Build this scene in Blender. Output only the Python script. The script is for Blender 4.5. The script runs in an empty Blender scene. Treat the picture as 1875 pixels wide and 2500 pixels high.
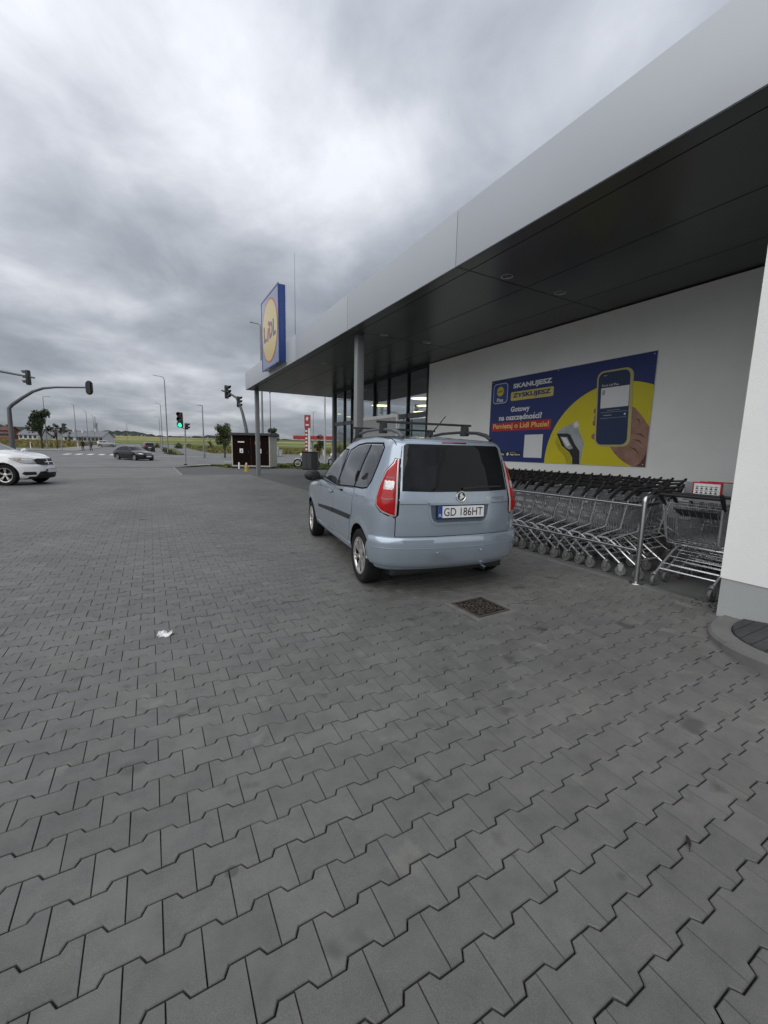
import bpy, bmesh, math, random
import numpy as np
from mathutils import Vector, Matrix
from mathutils.geometry import delaunay_2d_cdt
random.seed(7); RNG = np.random.default_rng(7)
sc = bpy.context.scene
COL = sc.collection
rad = math.radians

# ------------------------------------------------------------------ camera
IW, IH = 1875.0, 2500.0                       # photograph size in pixels
FPX, YAW, PITCH, ROLL, CAMH = 1008.61, 0.5136, 0.1463, 0.0213, 1.4255
def _axes():
    cy, sy, cp, sp = math.cos(YAW), math.sin(YAW), math.cos(PITCH), math.sin(PITCH)
    f = np.array([sy*cp, cy*cp, -sp]); r = np.array([cy, -sy, 0.0]); u = np.cross(r, f)
    cr, sr = math.cos(ROLL), math.sin(ROLL)
    return cr*r + sr*u, -sr*r + cr*u, f
CR, CU, CF = _axes()
cam = bpy.data.cameras.new('camera'); camo = bpy.data.objects.new('camera', cam); COL.objects.link(camo)
camo.matrix_world = Matrix([[CR[i], CU[i], -CF[i], (0, 0, CAMH)[i]] for i in range(3)] + [[0, 0, 0, 1]])
cam.sensor_fit = 'VERTICAL'; cam.sensor_height = 36; cam.lens = FPX/IH*36
cam.clip_start = 0.05; cam.clip_end = 9000
sc.camera = camo

# ------------------------------------------------------------------ world, sun, exposure
SUN_AZ, SUN_EL = rad(-116), rad(44)           # compass from +Y towards +X: light comes over the camera's left shoulder
sun = bpy.data.lights.new('sun', 'SUN'); suno = bpy.data.objects.new('sun', sun); COL.objects.link(suno)
sun.energy = 1.5; sun.angle = rad(80); sun.color = (1.0, 0.97, 0.93)
sd = Vector((math.sin(SUN_AZ)*math.cos(SUN_EL), math.cos(SUN_AZ)*math.cos(SUN_EL), math.sin(SUN_EL)))
suno.rotation_euler = sd.to_track_quat('Z', 'Y').to_euler()
suno.location = (0, 0, 60)
sc.view_settings.view_transform = 'Standard'; sc.view_settings.look = 'None'
sc.view_settings.exposure = 0.38; sc.view_settings.gamma = 1.0; sc.view_settings.use_curve_mapping = False

def nd(nt, t, **kw):
    n = nt.nodes.new(t)
    for k, v in kw.items():
        if k.startswith('i_'): n.inputs[k[2:].replace('_', ' ')].default_value = v
        else: setattr(n, k, v)
    return n
def ramp(nt, stops, interp='LINEAR'):
    r = nt.nodes.new('ShaderNodeValToRGB'); cr = r.color_ramp; cr.interpolation = interp
    while len(cr.elements) < len(stops): cr.elements.new(0.5)
    for e, (p, c) in zip(cr.elements, stops): e.position = p; e.color = (*c, 1) if len(c) == 3 else c
    return r
def build_world():
    w = bpy.data.worlds.new('World'); sc.world = w; w.use_nodes = True
    nt = w.node_tree; L = nt.links.new; nt.nodes.clear()
    out = nd(nt, 'ShaderNodeOutputWorld'); bg = nd(nt, 'ShaderNodeBackground')
    tc = nd(nt, 'ShaderNodeTexCoord'); sep = nd(nt, 'ShaderNodeSeparateXYZ'); L(tc.outputs['Generated'], sep.inputs[0])
    zc = nd(nt, 'ShaderNodeMath', operation='MAXIMUM'); L(sep.outputs['Z'], zc.inputs[0]); zc.inputs[1].default_value = 0
    zp = nd(nt, 'ShaderNodeMath', operation='ADD'); L(zc.outputs[0], zp.inputs[0]); zp.inputs[1].default_value = 0.16
    dx = nd(nt, 'ShaderNodeMath', operation='DIVIDE'); L(sep.outputs['X'], dx.inputs[0]); L(zp.outputs[0], dx.inputs[1])
    dy = nd(nt, 'ShaderNodeMath', operation='DIVIDE'); L(sep.outputs['Y'], dy.inputs[0]); L(zp.outputs[0], dy.inputs[1])
    cb = nd(nt, 'ShaderNodeCombineXYZ'); L(dx.outputs[0], cb.inputs[0]); L(dy.outputs[0], cb.inputs[1])
    mp = nd(nt, 'ShaderNodeMapping'); L(cb.outputs[0], mp.inputs[0]); mp.inputs['Location'].default_value = CLOUD_SHIFT
    mp.inputs['Rotation'].default_value = (0, 0, rad(-35)); mp.inputs['Scale'].default_value = (1.0, 0.8, 1)
    n1 = nd(nt, 'ShaderNodeTexNoise', i_Scale=0.62, i_Detail=3.0, i_Roughness=0.5, i_Distortion=0.3); L(mp.outputs[0], n1.inputs['Vector'])
    n2 = nd(nt, 'ShaderNodeTexNoise', i_Scale=2.3, i_Detail=9.0, i_Roughness=0.55, i_Distortion=0.25); L(mp.outputs[0], n2.inputs['Vector'])
    m = nd(nt, 'ShaderNodeMix', data_type='FLOAT'); m.inputs['Factor'].default_value = 0.37
    L(n1.outputs['Fac'], m.inputs[2]); L(n2.outputs['Fac'], m.inputs[3])
    r = ramp(nt, [(0.33, (0.24, 0.268, 0.308)), (0.45, (0.365, 0.395, 0.445)), (0.53, (0.52, 0.548, 0.605)), (0.63, (0.80, 0.825, 0.885))])
    L(m.outputs[0], r.inputs[0])
    sky = nd(nt, 'ShaderNodeTexSky', sky_type='NISHITA', sun_disc=False)
    sky.sun_elevation = SUN_EL; sky.sun_rotation = SUN_AZ
    sm = nd(nt, 'ShaderNodeMix', data_type='RGBA', blend_type='MULTIPLY'); sm.inputs['Factor'].default_value = 1
    L(sky.outputs[0], sm.inputs[6]); sm.inputs[7].default_value = (0.1, 0.1, 0.1, 1)
    mx = nd(nt, 'ShaderNodeMix', data_type='RGBA'); mx.inputs['Factor'].default_value = 0.94
    L(sm.outputs[2], mx.inputs[6]); L(r.outputs[0], mx.inputs[7])
    g1 = nd(nt, 'ShaderNodeMath', operation='MULTIPLY_ADD'); L(zc.outputs[0], g1.inputs[0]); g1.inputs[1].default_value = 0.75; g1.inputs[2].default_value = 0.80   # overcast: brighter overhead
    gm = nd(nt, 'ShaderNodeMix', data_type='RGBA', blend_type='MULTIPLY'); gm.inputs['Factor'].default_value = 1; L(mx.outputs[2], gm.inputs[6]); L(g1.outputs[0], gm.inputs[7])
    L(gm.outputs[2], bg.inputs[0]); bg.inputs[1].default_value = SKY_STRENGTH; L(bg.outputs[0], out.inputs[0])
CLOUD_SHIFT = (3.1, 1.7, 0.0); SKY_STRENGTH = 0.765
build_world()

# ------------------------------------------------------------------ picture <-> place
def zg(x, y):
    """height of the land: flat round the shop, rising gently beyond the crossing"""
    d = np.hypot(x, y)
    return np.interp(d, [0, 45, 75, 100, 150, 300, 600, 1000, 3500], [0, 0, 0.4, 0.6, 1.3, 4.5, 13.0, 17.0, 20.0])
def ray(px, py):
    return (px-IW/2)/FPX*CR - (py-IH/2)/FPX*CU + CF
def at(px, py):
    """the point of the land seen at a pixel"""
    d = ray(px, py); t = 1.0
    while t < 4000:
        p = np.array([0, 0, CAMH]) + d*t
        if p[2] <= zg(p[0], p[1]): break
        t *= 1.01
    lo, hi = t/1.01, t
    for _ in range(30):
        mid = (lo+hi)/2; p = np.array([0, 0, CAMH]) + d*mid
        if p[2] <= zg(p[0], p[1]): hi = mid
        else: lo = mid
    p = np.array([0, 0, CAMH]) + d*hi
    return Vector(p)
def dep(px, py, depth):
    return Vector(np.array([0, 0, CAMH]) + ray(px, py)*depth)
def foot(px, py, depth):
    p = dep(px, py, depth); p.z = float(zg(p.x, p.y)); return p
def proj(p):
    d = np.asarray(p, float) - np.array([0, 0, CAMH]); z = d@CF
    return IW/2+FPX*(d@CR)/z, IH/2-FPX*(d@CU)/z, z

# ------------------------------------------------------------------ materials
MATS = {}
def M(name, col, rough=0.5, metal=0.0, var=0.08, vs=6.0, bump=0.0, bs=60.0, coat=0.0, emit=None, estr=1.0, spec=0.5, world=False, col2=None, flake=False, ior=1.45):
    if name in MATS: return MATS[name]
    m = bpy.data.materials.new(name); m.use_nodes = True; MATS[name] = m
    nt = m.node_tree; L = nt.links.new; b = nt.nodes['Principled BSDF']
    b.inputs['Roughness'].default_value = rough; b.inputs['Metallic'].default_value = metal
    b.inputs['Specular IOR Level'].default_value = spec; b.inputs['Coat Weight'].default_value = coat; b.inputs['Coat Roughness'].default_value = 0.04
    b.inputs['IOR'].default_value = ior
    if world: v = nd(nt, 'ShaderNodeNewGeometry').outputs['Position']
    else: v = nd(nt, 'ShaderNodeTexCoord').outputs['Object']
    n = nd(nt, 'ShaderNodeTexNoise', i_Scale=vs, i_Detail=5.0, i_Roughness=0.6); L(v, n.inputs['Vector'])
    c2 = col2 or tuple(c*(1+var) for c in col); c1 = col if col2 else tuple(c*(1-var) for c in col)
    r = ramp(nt, [(0.3, c1), (0.7, c2)]); L(n.outputs['Fac'], r.inputs[0]); L(r.outputs[0], b.inputs['Base Color'])
    if flake:
        rr = ramp(nt, [(0.3, (rough*0.8,)*3), (0.7, (rough*1.2,)*3)]); L(n.outputs['Fac'], rr.inputs[0]); L(rr.outputs[0], b.inputs['Roughness'])
    if bump:
        n2 = nd(nt, 'ShaderNodeTexNoise', i_Scale=bs, i_Detail=4.0, i_Roughness=0.6); L(v, n2.inputs['Vector'])
        bp = nd(nt, 'ShaderNodeBump'); bp.inputs['Strength'].default_value = bump; bp.inputs['Distance'].default_value = 0.01
        L(n2.outputs['Fac'], bp.inputs['Height']); L(bp.outputs[0], b.inputs['Normal'])
    if emit: b.inputs['Emission Color'].default_value = (*emit, 1); b.inputs['Emission Strength'].default_value = estr
    return m
def glass_mat(name, tint, ior=1.8, rough=0.0):
    m = bpy.data.materials.new(name); m.use_nodes = True; nt = m.node_tree; L = nt.links.new
    nt.nodes.clear(); out = nd(nt, 'ShaderNodeOutputMaterial'); mix = nd(nt, 'ShaderNodeMixShader')
    fr = nd(nt, 'ShaderNodeFresnel'); fr.inputs['IOR'].default_value = ior
    tr = nd(nt, 'ShaderNodeBsdfTransparent'); tr.inputs[0].default_value = (*tint, 1)
    gl = nd(nt, 'ShaderNodeBsdfGlossy'); gl.inputs['Roughness'].default_value = rough; gl.inputs['Color'].default_value = (0.95, 0.97, 1, 1)
    nz = nd(nt, 'ShaderNodeTexNoise', i_Scale=0.7, i_Detail=2.0); bp = nd(nt, 'ShaderNodeBump'); bp.inputs['Strength'].default_value = 0.02; bp.inputs['Distance'].default_value = 0.05
    L(nd(nt, 'ShaderNodeNewGeometry').outputs['Position'], nz.inputs['Vector']); L(nz.outputs['Fac'], bp.inputs['Height']); L(bp.outputs[0], gl.inputs['Normal'])
    ge = nd(nt, 'ShaderNodeNewGeometry'); inv = nd(nt, 'ShaderNodeMath', operation='SUBTRACT'); inv.inputs[0].default_value = 1.0; L(ge.outputs['Backfacing'], inv.inputs[1])
    mu = nd(nt, 'ShaderNodeMath', operation='MULTIPLY'); L(fr.outputs[0], mu.inputs[0]); L(inv.outputs[0], mu.inputs[1])     # the coating sits on the outer face only
    L(mu.outputs[0], mix.inputs[0]); L(tr.outputs[0], mix.inputs[1]); L(gl.outputs[0], mix.inputs[2]); L(mix.outputs[0], out.inputs[0])
    return m

# ------------------------------------------------------------------ mesh builder
class MB:
    def __init__(s): s.v = []; s.f = []
    def add(s, vs, fs):
        o = len(s.v); s.v += [tuple(map(float, p)) for p in vs]; s.f += [tuple(i+o for i in f) for f in fs]; return s
    def box(s, x0, x1, y0, y1, z0, z1, bev=0.0):
        if bev <= 0:
            return s.add([(x, y, z) for z in (z0, z1) for y in (y0, y1) for x in (x0, x1)],
                         [(0, 2, 3, 1), (4, 5, 7, 6), (0, 1, 5, 4), (2, 6, 7, 3), (0, 4, 6, 2), (1, 3, 7, 5)])
        bm = bmesh.new(); bmesh.ops.create_cube(bm, size=1)
        for v in bm.verts: v.co = Vector(((x0+x1)/2+v.co.x*(x1-x0), (y0+y1)/2+v.co.y*(y1-y0), (z0+z1)/2+v.co.z*(z1-z0)))
        bmesh.ops.bevel(bm, geom=list(bm.edges), offset=bev, segments=2, affect='EDGES', profile=0.6)
        bm.verts.index_update(); s.add([v.co for v in bm.verts], [[v.index for v in f.verts] for f in bm.faces]); bm.free(); return s
    def tube(s, pts, r, n=8, caps=True, closed=False):
        pts = [Vector(p) for p in pts]; m = len(pts); rs = r if isinstance(r, (list, tuple)) else [r]*m
        rings = []; prev = None
        for i, p in enumerate(pts):
            a = pts[(i-1) % m] if (i > 0 or closed) else p; b = pts[(i+1) % m] if (i < m-1 or closed) else p
            t = (b-a).normalized()
            if prev is None:
                ref = Vector((0, 0, 1)) if abs(t.z) < 0.9 else Vector((1, 0, 0)); u = t.cross(ref).normalized()
            else:
                u = prev - t*prev.dot(t); u = u.normalized() if u.length > 1e-6 else t.orthogonal().normalized()
            prev = u; w = t.cross(u)
            rings.append([p + (u*math.cos(2*math.pi*k/n) + w*math.sin(2*math.pi*k/n))*rs[i] for k in range(n)])
        vs = [p for rg in rings for p in rg]; fs = []
        for i in range(m if closed else m-1):
            j = (i+1) % m
            for k in range(n): fs.append((i*n+k, i*n+(k+1) % n, j*n+(k+1) % n, j*n+k))
        if caps and not closed: fs += [tuple(range(n-1, -1, -1)), tuple((m-1)*n+k for k in range(n))]
        return s.add(vs, fs)
    def lathe(s, prof, n=24, axis='z', o=(0, 0, 0), close=False):
        vs = []; fs = []; m = len(prof)
        for k in range(n):
            a = 2*math.pi*k/n; c, q = math.cos(a), math.sin(a)
            for (r, h) in prof:
                p = {'z': (r*c, r*q, h), 'y': (r*c, h, r*q), 'x': (h, r*c, r*q)}[axis]
                vs.append((p[0]+o[0], p[1]+o[1], p[2]+o[2]))
        for k in range(n):
            k2 = (k+1) % n
            for i in range(m if close else m-1):
                j = (i+1) % m; q = (k*m+i, k*m+j, k2*m+j, k2*m+i)
                fs.append(q if axis != 'y' else q[::-1])
        return s.add(vs, fs)
    def prism(s, poly, z0, z1, top_only=False):
        n = len(poly); vs = [(x, y, z0) for x, y in poly] + [(x, y, z1) for x, y in poly]
        fs = [tuple(range(n, 2*n))] + ([] if top_only else [tuple(range(n-1, -1, -1))])
        fs += [(i, (i+1) % n, n+(i+1) % n, n+i) for i in range(n)]
        return s.add(vs, fs)
    def xf(s, fn): s.v = [tuple(fn(Vector(p))) for p in s.v]; return s
    def mesh(s, name, mat=None, smooth=None):
        me = bpy.data.meshes.new(name); me.from_pydata(s.v, [], s.f); me.validate()
        if mat: me.materials.append(mat)
        if smooth:
            me.polygons.foreach_set('use_smooth', [True]*len(me.polygons)); me.set_sharp_from_angle(angle=rad(smooth))
        me.update(); return me
def ob(name, data, parent=None, loc=None, rot=None, kind=None):
    o = bpy.data.objects.new(name, data); COL.objects.link(o)
    if parent: o.parent = parent
    if loc is not None: o.location = loc
    if rot is not None: o.rotation_euler = rot
    if kind: o['kind'] = kind
    return o
def mo(name, mb, mat, parent=None, smooth=None, loc=None, rot=None, kind=None):
    return ob(name, mb.mesh(name, mat, smooth), parent, loc, rot, kind)
def tag(o, label, cat, group=None):
    o['label'] = label; o['category'] = cat
    if group: o['group'] = group
    return o
def thing(name, label, cat, loc=(0, 0, 0), rz=0.0, group=None):
    o = ob(name, None, loc=loc, rot=(0, 0, rz)); o.empty_display_size = 0.2; return tag(o, label, cat, group)
def copy_tree(o, parent=None):
    c = o.copy(); COL.objects.link(c); c.parent = parent
    for ch in list(KIDS.get(o, o.children)): copy_tree(ch, c)
    return c
KIDS = {}
def arc(cx, cy, r, a0, a1, n): return [(cx+r*math.cos(rad(a0+(a1-a0)*i/n)), cy+r*math.sin(rad(a0+(a1-a0)*i/n))) for i in range(n+1)]
def rrect(x0, x1, y0, y1, r, n=5):
    return arc(x1-r, y0+r, r, -90, 0, n)+arc(x1-r, y1-r, r, 0, 90, n)+arc(x0+r, y1-r, r, 90, 180, n)+arc(x0+r, y0+r, r, 180, 270, n)
def dense(poly, step):
    out = []
    for i, p in enumerate(poly):
        q = poly[(i+1) % len(poly)]; n = max(1, int(math.hypot(q[0]-p[0], q[1]-p[1])/step))
        out += [(p[0]+(q[0]-p[0])*k/n, p[1]+(q[1]-p[1])*k/n) for k in range(n)]
    return out
def area2(poly): return sum(p[0]*q[1]-q[0]*p[1] for p, q in zip(poly, poly[1:]+poly[:1]))
def inset(poly, e):
    sgn = 1 if area2(poly) > 0 else -1; n = len(poly); out = []
    for i in range(n):
        a, b, c = poly[i-1], poly[i], poly[(i+1) % n]
        tx, ty = c[0]-a[0], c[1]-a[1]; l = math.hypot(tx, ty) or 1
        out.append((b[0]-ty/l*e*sgn, b[1]+tx/l*e*sgn))
    return out
def inside(p, poly):
    r = False
    for (x1, y1), (x2, y2) in zip(poly, poly[1:]+poly[:1]):
        if (y1 > p[1]) != (y2 > p[1]) and p[0] < (x2-x1)*(p[1]-y1)/(y2-y1)+x1: r = not r
    return r
def fill(poly, step, ring=None):
    """triangles that fill a polygon, with inner points about 'step' apart; first len(poly) points are the border"""
    pts = list(poly); n = len(poly); edges = [(i, (i+1) % n) for i in range(n)]
    if ring:
        rg = inset(poly, ring); pts += rg
    xs = [p[0] for p in poly]; ys = [p[1] for p in poly]; m = step*0.45 if not ring else step*0.45+ring
    core = inset(poly, m)
    gx = np.arange(min(xs)+step/2, max(xs), step); gy = np.arange(min(ys)+step/2, max(ys), step)
    for a in gx:
        for b in gy:
            if inside((a, b), poly) and inside((a, b), core): pts.append((float(a), float(b)))
    v, e, f, ov, oe, of = delaunay_2d_cdt([Vector(p) for p in pts], edges, [], 1, 1e-6)
    border = set()
    for i, o in enumerate(ov):
        if any(k < n for k in o): border.add(i)
    return [(p.x, p.y) for p in v], [tuple(t) for t in f], border
def clip(poly, hull):
    """part of a polygon inside a convex, counter-clockwise hull"""
    out = list(poly)
    for (ax, ay), (bx, by) in zip(hull, hull[1:]+hull[:1]):
        src = out; out = []
        if not src: break
        side = lambda p: (bx-ax)*(p[1]-ay)-(by-ay)*(p[0]-ax)
        for p, q in zip(src, src[1:]+src[:1]):
            sp, sq = side(p), side(q)
            if sp >= 0: out.append(p)
            if (sp > 0 > sq) or (sp < 0 < sq):
                t = sp/(sp-sq); out.append((p[0]+(q[0]-p[0])*t, p[1]+(q[1]-p[1])*t))
    return out
PLAIN = {'ę': 'e', 'ś': 's', 'ć': 'c'}
def text2d(s, box, bold=0.0, shear=0.0):
    """letters as flat faces fitted into box (u0, v0, u1, v1); Polish marks are added to plain letters"""
    base = ''.join(PLAIN.get(c, c) for c in s); vs, fs = _text(base, bold, shear)
    for i, c in enumerate(s):
        if c in PLAIN:
            x1 = _text(base[:i+1], bold, shear)[0][:, 0].max(); g = _text(base[i], bold, shear)[0]; w = g[:, 0].max()-g[:, 0].min(); xm = x1-w/2; o = len(vs)
            if c == 'ę': q = [(xm+0.02, 0.0), (xm+0.13, 0.0), (xm+0.07, -0.07), (xm+0.09, -0.11), (xm+0.16, -0.10), (xm+0.16, -0.16), (xm+0.03, -0.16), (xm-0.01, -0.10)]
            else: q = [(xm-0.04, 0.60), (xm+0.05, 0.60), (xm+0.17, 0.76), (xm+0.04, 0.76)]
            vs = np.vstack([vs, np.array(q)]); fs.append(tuple(range(o, o+len(q))))
    a, b = vs.min(0), vs.max(0); u0, v0, u1, v1 = box
    vs = (vs-a)/(b-a)*np.array([u1-u0, v1-v0])+np.array([u0, v0])
    return [tuple(p) for p in vs], fs
def _text(s, bold=0.0, shear=0.0):
    cu = bpy.data.curves.new('txt', 'FONT'); cu.body = s; cu.offset = bold; cu.shear = shear; cu.resolution_u = 3
    o = bpy.data.objects.new('txt', cu); COL.objects.link(o)
    me = bpy.data.meshes.new_from_object(o.evaluated_get(bpy.context.evaluated_depsgraph_get()))
    vs = np.array([v.co[:2] for v in me.vertices]); fs = [tuple(p.vertices) for p in me.polygons]
    bpy.data.objects.remove(o); bpy.data.curves.remove(cu); bpy.data.meshes.remove(me)
    return vs, fs
# ================================================================== THE SETTING
def ground_mat(name, cols, scale, world=True, rough=0.9, bump=0.3, bs=40, fine=None):
    m = bpy.data.materials.new(name); m.use_nodes = True; nt = m.node_tree; L = nt.links.new; b = nt.nodes['Principled BSDF']
    b.inputs['Roughness'].default_value = rough; b.inputs['Specular IOR Level'].default_value = 0.3
    pos = nd(nt, 'ShaderNodeNewGeometry').outputs['Position']
    n = nd(nt, 'ShaderNodeTexNoise', i_Scale=scale, i_Detail=8.0, i_Roughness=0.62); L(pos, n.inputs['Vector'])
    k = len(cols); r = ramp(nt, [(0.32+0.36*i/(k-1), c) for i, c in enumerate(cols)]); L(n.outputs['Fac'], r.inputs[0])
    n2 = nd(nt, 'ShaderNodeTexNoise', i_Scale=bs, i_Detail=5.0, i_Roughness=0.7); L(pos, n2.inputs['Vector'])
    mx = nd(nt, 'ShaderNodeMix', data_type='RGBA', blend_type='OVERLAY'); mx.inputs['Factor'].default_value = 0.35
    L(r.outputs[0], mx.inputs[6]); L(n2.outputs['Fac'], mx.inputs[7]); L(mx.outputs[2], b.inputs['Base Color'])
    bp = nd(nt, 'ShaderNodeBump'); bp.inputs['Strength'].default_value = bump; bp.inputs['Distance'].default_value = 0.01
    L(n2.outputs['Fac'], bp.inputs['Height']); L(bp.outputs[0], b.inputs['Normal'])
    return m
def paver_mat():
    m = bpy.data.materials.new('concrete paver'); m.use_nodes = True; nt = m.node_tree; L = nt.links.new; b = nt.nodes['Principled BSDF']
    b.inputs['Roughness'].default_value = 0.6; b.inputs['Specular IOR Level'].default_value = 0.5
    pos = nd(nt, 'ShaderNodeNewGeometry').outputs['Position']
    at_ = nd(nt, 'ShaderNodeAttribute', attribute_name='tint'); oi = nd(nt, 'ShaderNodeObjectInfo')
    gt = nd(nt, 'ShaderNodeMath', operation='GREATER_THAN'); L(at_.outputs['Fac'], gt.inputs[0]); gt.inputs[1].default_value = 0.001
    tm = nd(nt, 'ShaderNodeMix', data_type='FLOAT'); L(gt.outputs[0], tm.inputs['Factor']); L(oi.outputs['Random'], tm.inputs[2]); L(at_.outputs['Fac'], tm.inputs[3])
    r0 = ramp(nt, [(0.0, (0.116, 0.116, 0.109)), (0.5, (0.126, 0.126, 0.119)), (1.0, (0.136, 0.136, 0.128))]); L(tm.outputs[0], r0.inputs[0])
    big = nd(nt, 'ShaderNodeTexNoise', i_Scale=0.55, i_Detail=6.0, i_Roughness=0.6, i_Distortion=0.4); L(pos, big.inputs['Vector'])
    rb = ramp(nt, [(0.3, (0.79, 0.80, 0.79)), (0.52, (1, 1, 1)), (0.70, (1.2, 1.2, 1.17))]); L(big.outputs['Fac'], rb.inputs[0])
    m1 = nd(nt, 'ShaderNodeMix', data_type='RGBA', blend_type='MULTIPLY'); m1.inputs['Factor'].default_value = 1; L(r0.outputs[0], m1.inputs[6]); L(rb.outputs[0], m1.inputs[7])
    mid = nd(nt, 'ShaderNodeTexNoise', i_Scale=7.0, i_Detail=6.0, i_Roughness=0.65); L(pos, mid.inputs['Vector'])
    rm = ramp(nt, [(0.3, (0.80, 0.80, 0.80)), (0.5, (1, 1, 1)), (0.7, (1.14, 1.14, 1.12))]); L(mid.outputs['Fac'], rm.inputs[0])
    m2 = nd(nt, 'ShaderNodeMix', data_type='RGBA', blend_type='MULTIPLY'); m2.inputs['Factor'].default_value = 1; L(m1.outputs[2], m2.inputs[6]); L(rm.outputs[0], m2.inputs[7])
    # oil drips and gum: sparse dark spots
    sp = nd(nt, 'ShaderNodeTexNoise', i_Scale=3.4, i_Detail=3.0, i_Roughness=0.5); L(pos, sp.inputs['Vector'])
    rs = ramp(nt, [(0.29, (1.25, 1.25, 1.2)), (0.34, (1, 1, 1)), (0.64, (1, 1, 1)), (0.72, (0.55, 0.55, 0.54))]); L(sp.outputs['Fac'], rs.inputs[0])
    m3 = nd(nt, 'ShaderNodeMix', data_type='RGBA', blend_type='MULTIPLY'); m3.inputs['Factor'].default_value = 1; L(m2.outputs[2], m3.inputs[6]); L(rs.outputs[0], m3.inputs[7])
    fine = nd(nt, 'ShaderNodeTexNoise', i_Scale=420.0, i_Detail=3.0, i_Roughness=0.8); L(pos, fine.inputs['Vector'])
    rf = ramp(nt, [(0.35, (0.72, 0.72, 0.72)), (0.5, (1, 1, 1)), (0.66, (1.25, 1.25, 1.25)), (0.72, (2.3, 2.3, 2.2))]); L(fine.outputs['Fac'], rf.inputs[0])
    m4 = nd(nt, 'ShaderNodeMix', data_type='RGBA', blend_type='MULTIPLY'); m4.inputs['Factor'].default_value = 1; L(m3.outputs[2], m4.inputs[6]); L(rf.outputs[0], m4.inputs[7])
    vo = nd(nt, 'ShaderNodeTexVoronoi', i_Scale=4.5); L(pos, vo.inputs['Vector']); sc_ = nd(nt, 'ShaderNodeSeparateColor'); L(vo.outputs['Color'], sc_.inputs[0])
    lt_ = nd(nt, 'ShaderNodeMath', operation='MULTIPLY'); L(sc_.outputs[0], lt_.inputs[0]); lt_.inputs[1].default_value = 0.12       # spot radius differs from cell to cell
    cm = nd(nt, 'ShaderNodeMath', operation='SUBTRACT'); L(vo.outputs['Distance'], cm.inputs[0]); L(lt_.outputs[0], cm.inputs[1])
    rg_ = ramp(nt, [(0.0, (0.62, 0.62, 0.6)), (0.03, (1, 1, 1))]); L(cm.outputs[0], rg_.inputs[0])
    gt2 = nd(nt, 'ShaderNodeMath', operation='GREATER_THAN'); L(sc_.outputs[1], gt2.inputs[0]); gt2.inputs[1].default_value = 0.8
    m5 = nd(nt, 'ShaderNodeMix', data_type='RGBA', blend_type='MULTIPLY'); L(gt2.outputs[0], m5.inputs['Factor']); L(m4.outputs[2], m5.inputs[6]); L(rg_.outputs[0], m5.inputs[7])
    L(m5.outputs[2], b.inputs['Base Color'])
    bp = nd(nt, 'ShaderNodeBump'); bp.inputs['Strength'].default_value = 0.35; bp.inputs['Distance'].default_value = 0.002
    L(fine.outputs['Fac'], bp.inputs['Height']); L(bp.outputs[0], b.inputs['Normal'])
    return m
MAT_PAVER = paver_mat()
MAT_SAND = ground_mat('dark joint sand', [(0.008, 0.008, 0.007), (0.018, 0.017, 0.015)], 3.0, bs=300)
MAT_ASPHALT = ground_mat('asphalt', [(0.135, 0.138, 0.138), (0.17, 0.172, 0.17), (0.195, 0.196, 0.192)], 0.35, bs=90)
MAT_SIDEWALK = ground_mat('dark grey sidewalk', [(0.088, 0.09, 0.09), (0.115, 0.117, 0.117)], 0.8, bs=120)
MAT_SLAB = ground_mat('cart bay concrete', [(0.075, 0.077, 0.077), (0.11, 0.112, 0.11), (0.14, 0.141, 0.136)], 1.6, bs=160)
MAT_KERB = ground_mat('kerb concrete', [(0.125, 0.128, 0.12), (0.17, 0.172, 0.162)], 3.0, bs=220)
MAT_LPAVE = ground_mat('pale pavement', [(0.20, 0.20, 0.19), (0.26, 0.255, 0.245)], 0.6, bs=60)
MAT_GRASS = ground_mat('short grass', [(0.045, 0.062, 0.018), (0.085, 0.10, 0.03), (0.13, 0.125, 0.045)], 0.5, bs=25, bump=0.8)
def field_mat():
    m = bpy.data.materials.new('field strips'); m.use_nodes = True; nt = m.node_tree; L = nt.links.new; b = nt.nodes['Principled BSDF']
    b.inputs['Roughness'].default_value = 0.95; b.inputs['Specular IOR Level'].default_value = 0.1
    pos = nd(nt, 'ShaderNodeNewGeometry').outputs['Position']
    mp = nd(nt, 'ShaderNodeMapping'); mp.inputs['Scale'].default_value = (0.0035, 0.016, 0.0); mp.inputs['Rotation'].default_value = (0, 0, rad(12)); L(pos, mp.inputs[0])
    vo = nd(nt, 'ShaderNodeTexVoronoi', i_Scale=1.0); L(mp.outputs[0], vo.inputs['Vector'])
    sp = nd(nt, 'ShaderNodeSeparateColor'); L(vo.outputs['Color'], sp.inputs[0])
    r = ramp(nt, [(0.0, (0.10, 0.13, 0.04)), (0.3, (0.16, 0.18, 0.065)), (0.55, (0.30, 0.285, 0.13)), (0.8, (0.22, 0.22, 0.085)), (1.0, (0.36, 0.32, 0.16))]); L(sp.outputs[0], r.inputs[0])
    n = nd(nt, 'ShaderNodeTexNoise', i_Scale=0.12, i_Detail=7.0, i_Roughness=0.65); L(pos, n.inputs['Vector'])
    rn = ramp(nt, [(0.3, (0.6, 0.6, 0.55)), (0.7, (1.25, 1.25, 1.2))]); L(n.outputs['Fac'], rn.inputs[0])
    mx = nd(nt, 'ShaderNodeMix', data_type='RGBA', blend_type='MULTIPLY'); mx.inputs['Factor'].default_value = 1
    L(r.outputs[0], mx.inputs[6]); L(rn.outputs[0], mx.inputs[7]); L(mx.outputs[2], b.inputs['Base Color'])
    return m

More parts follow.
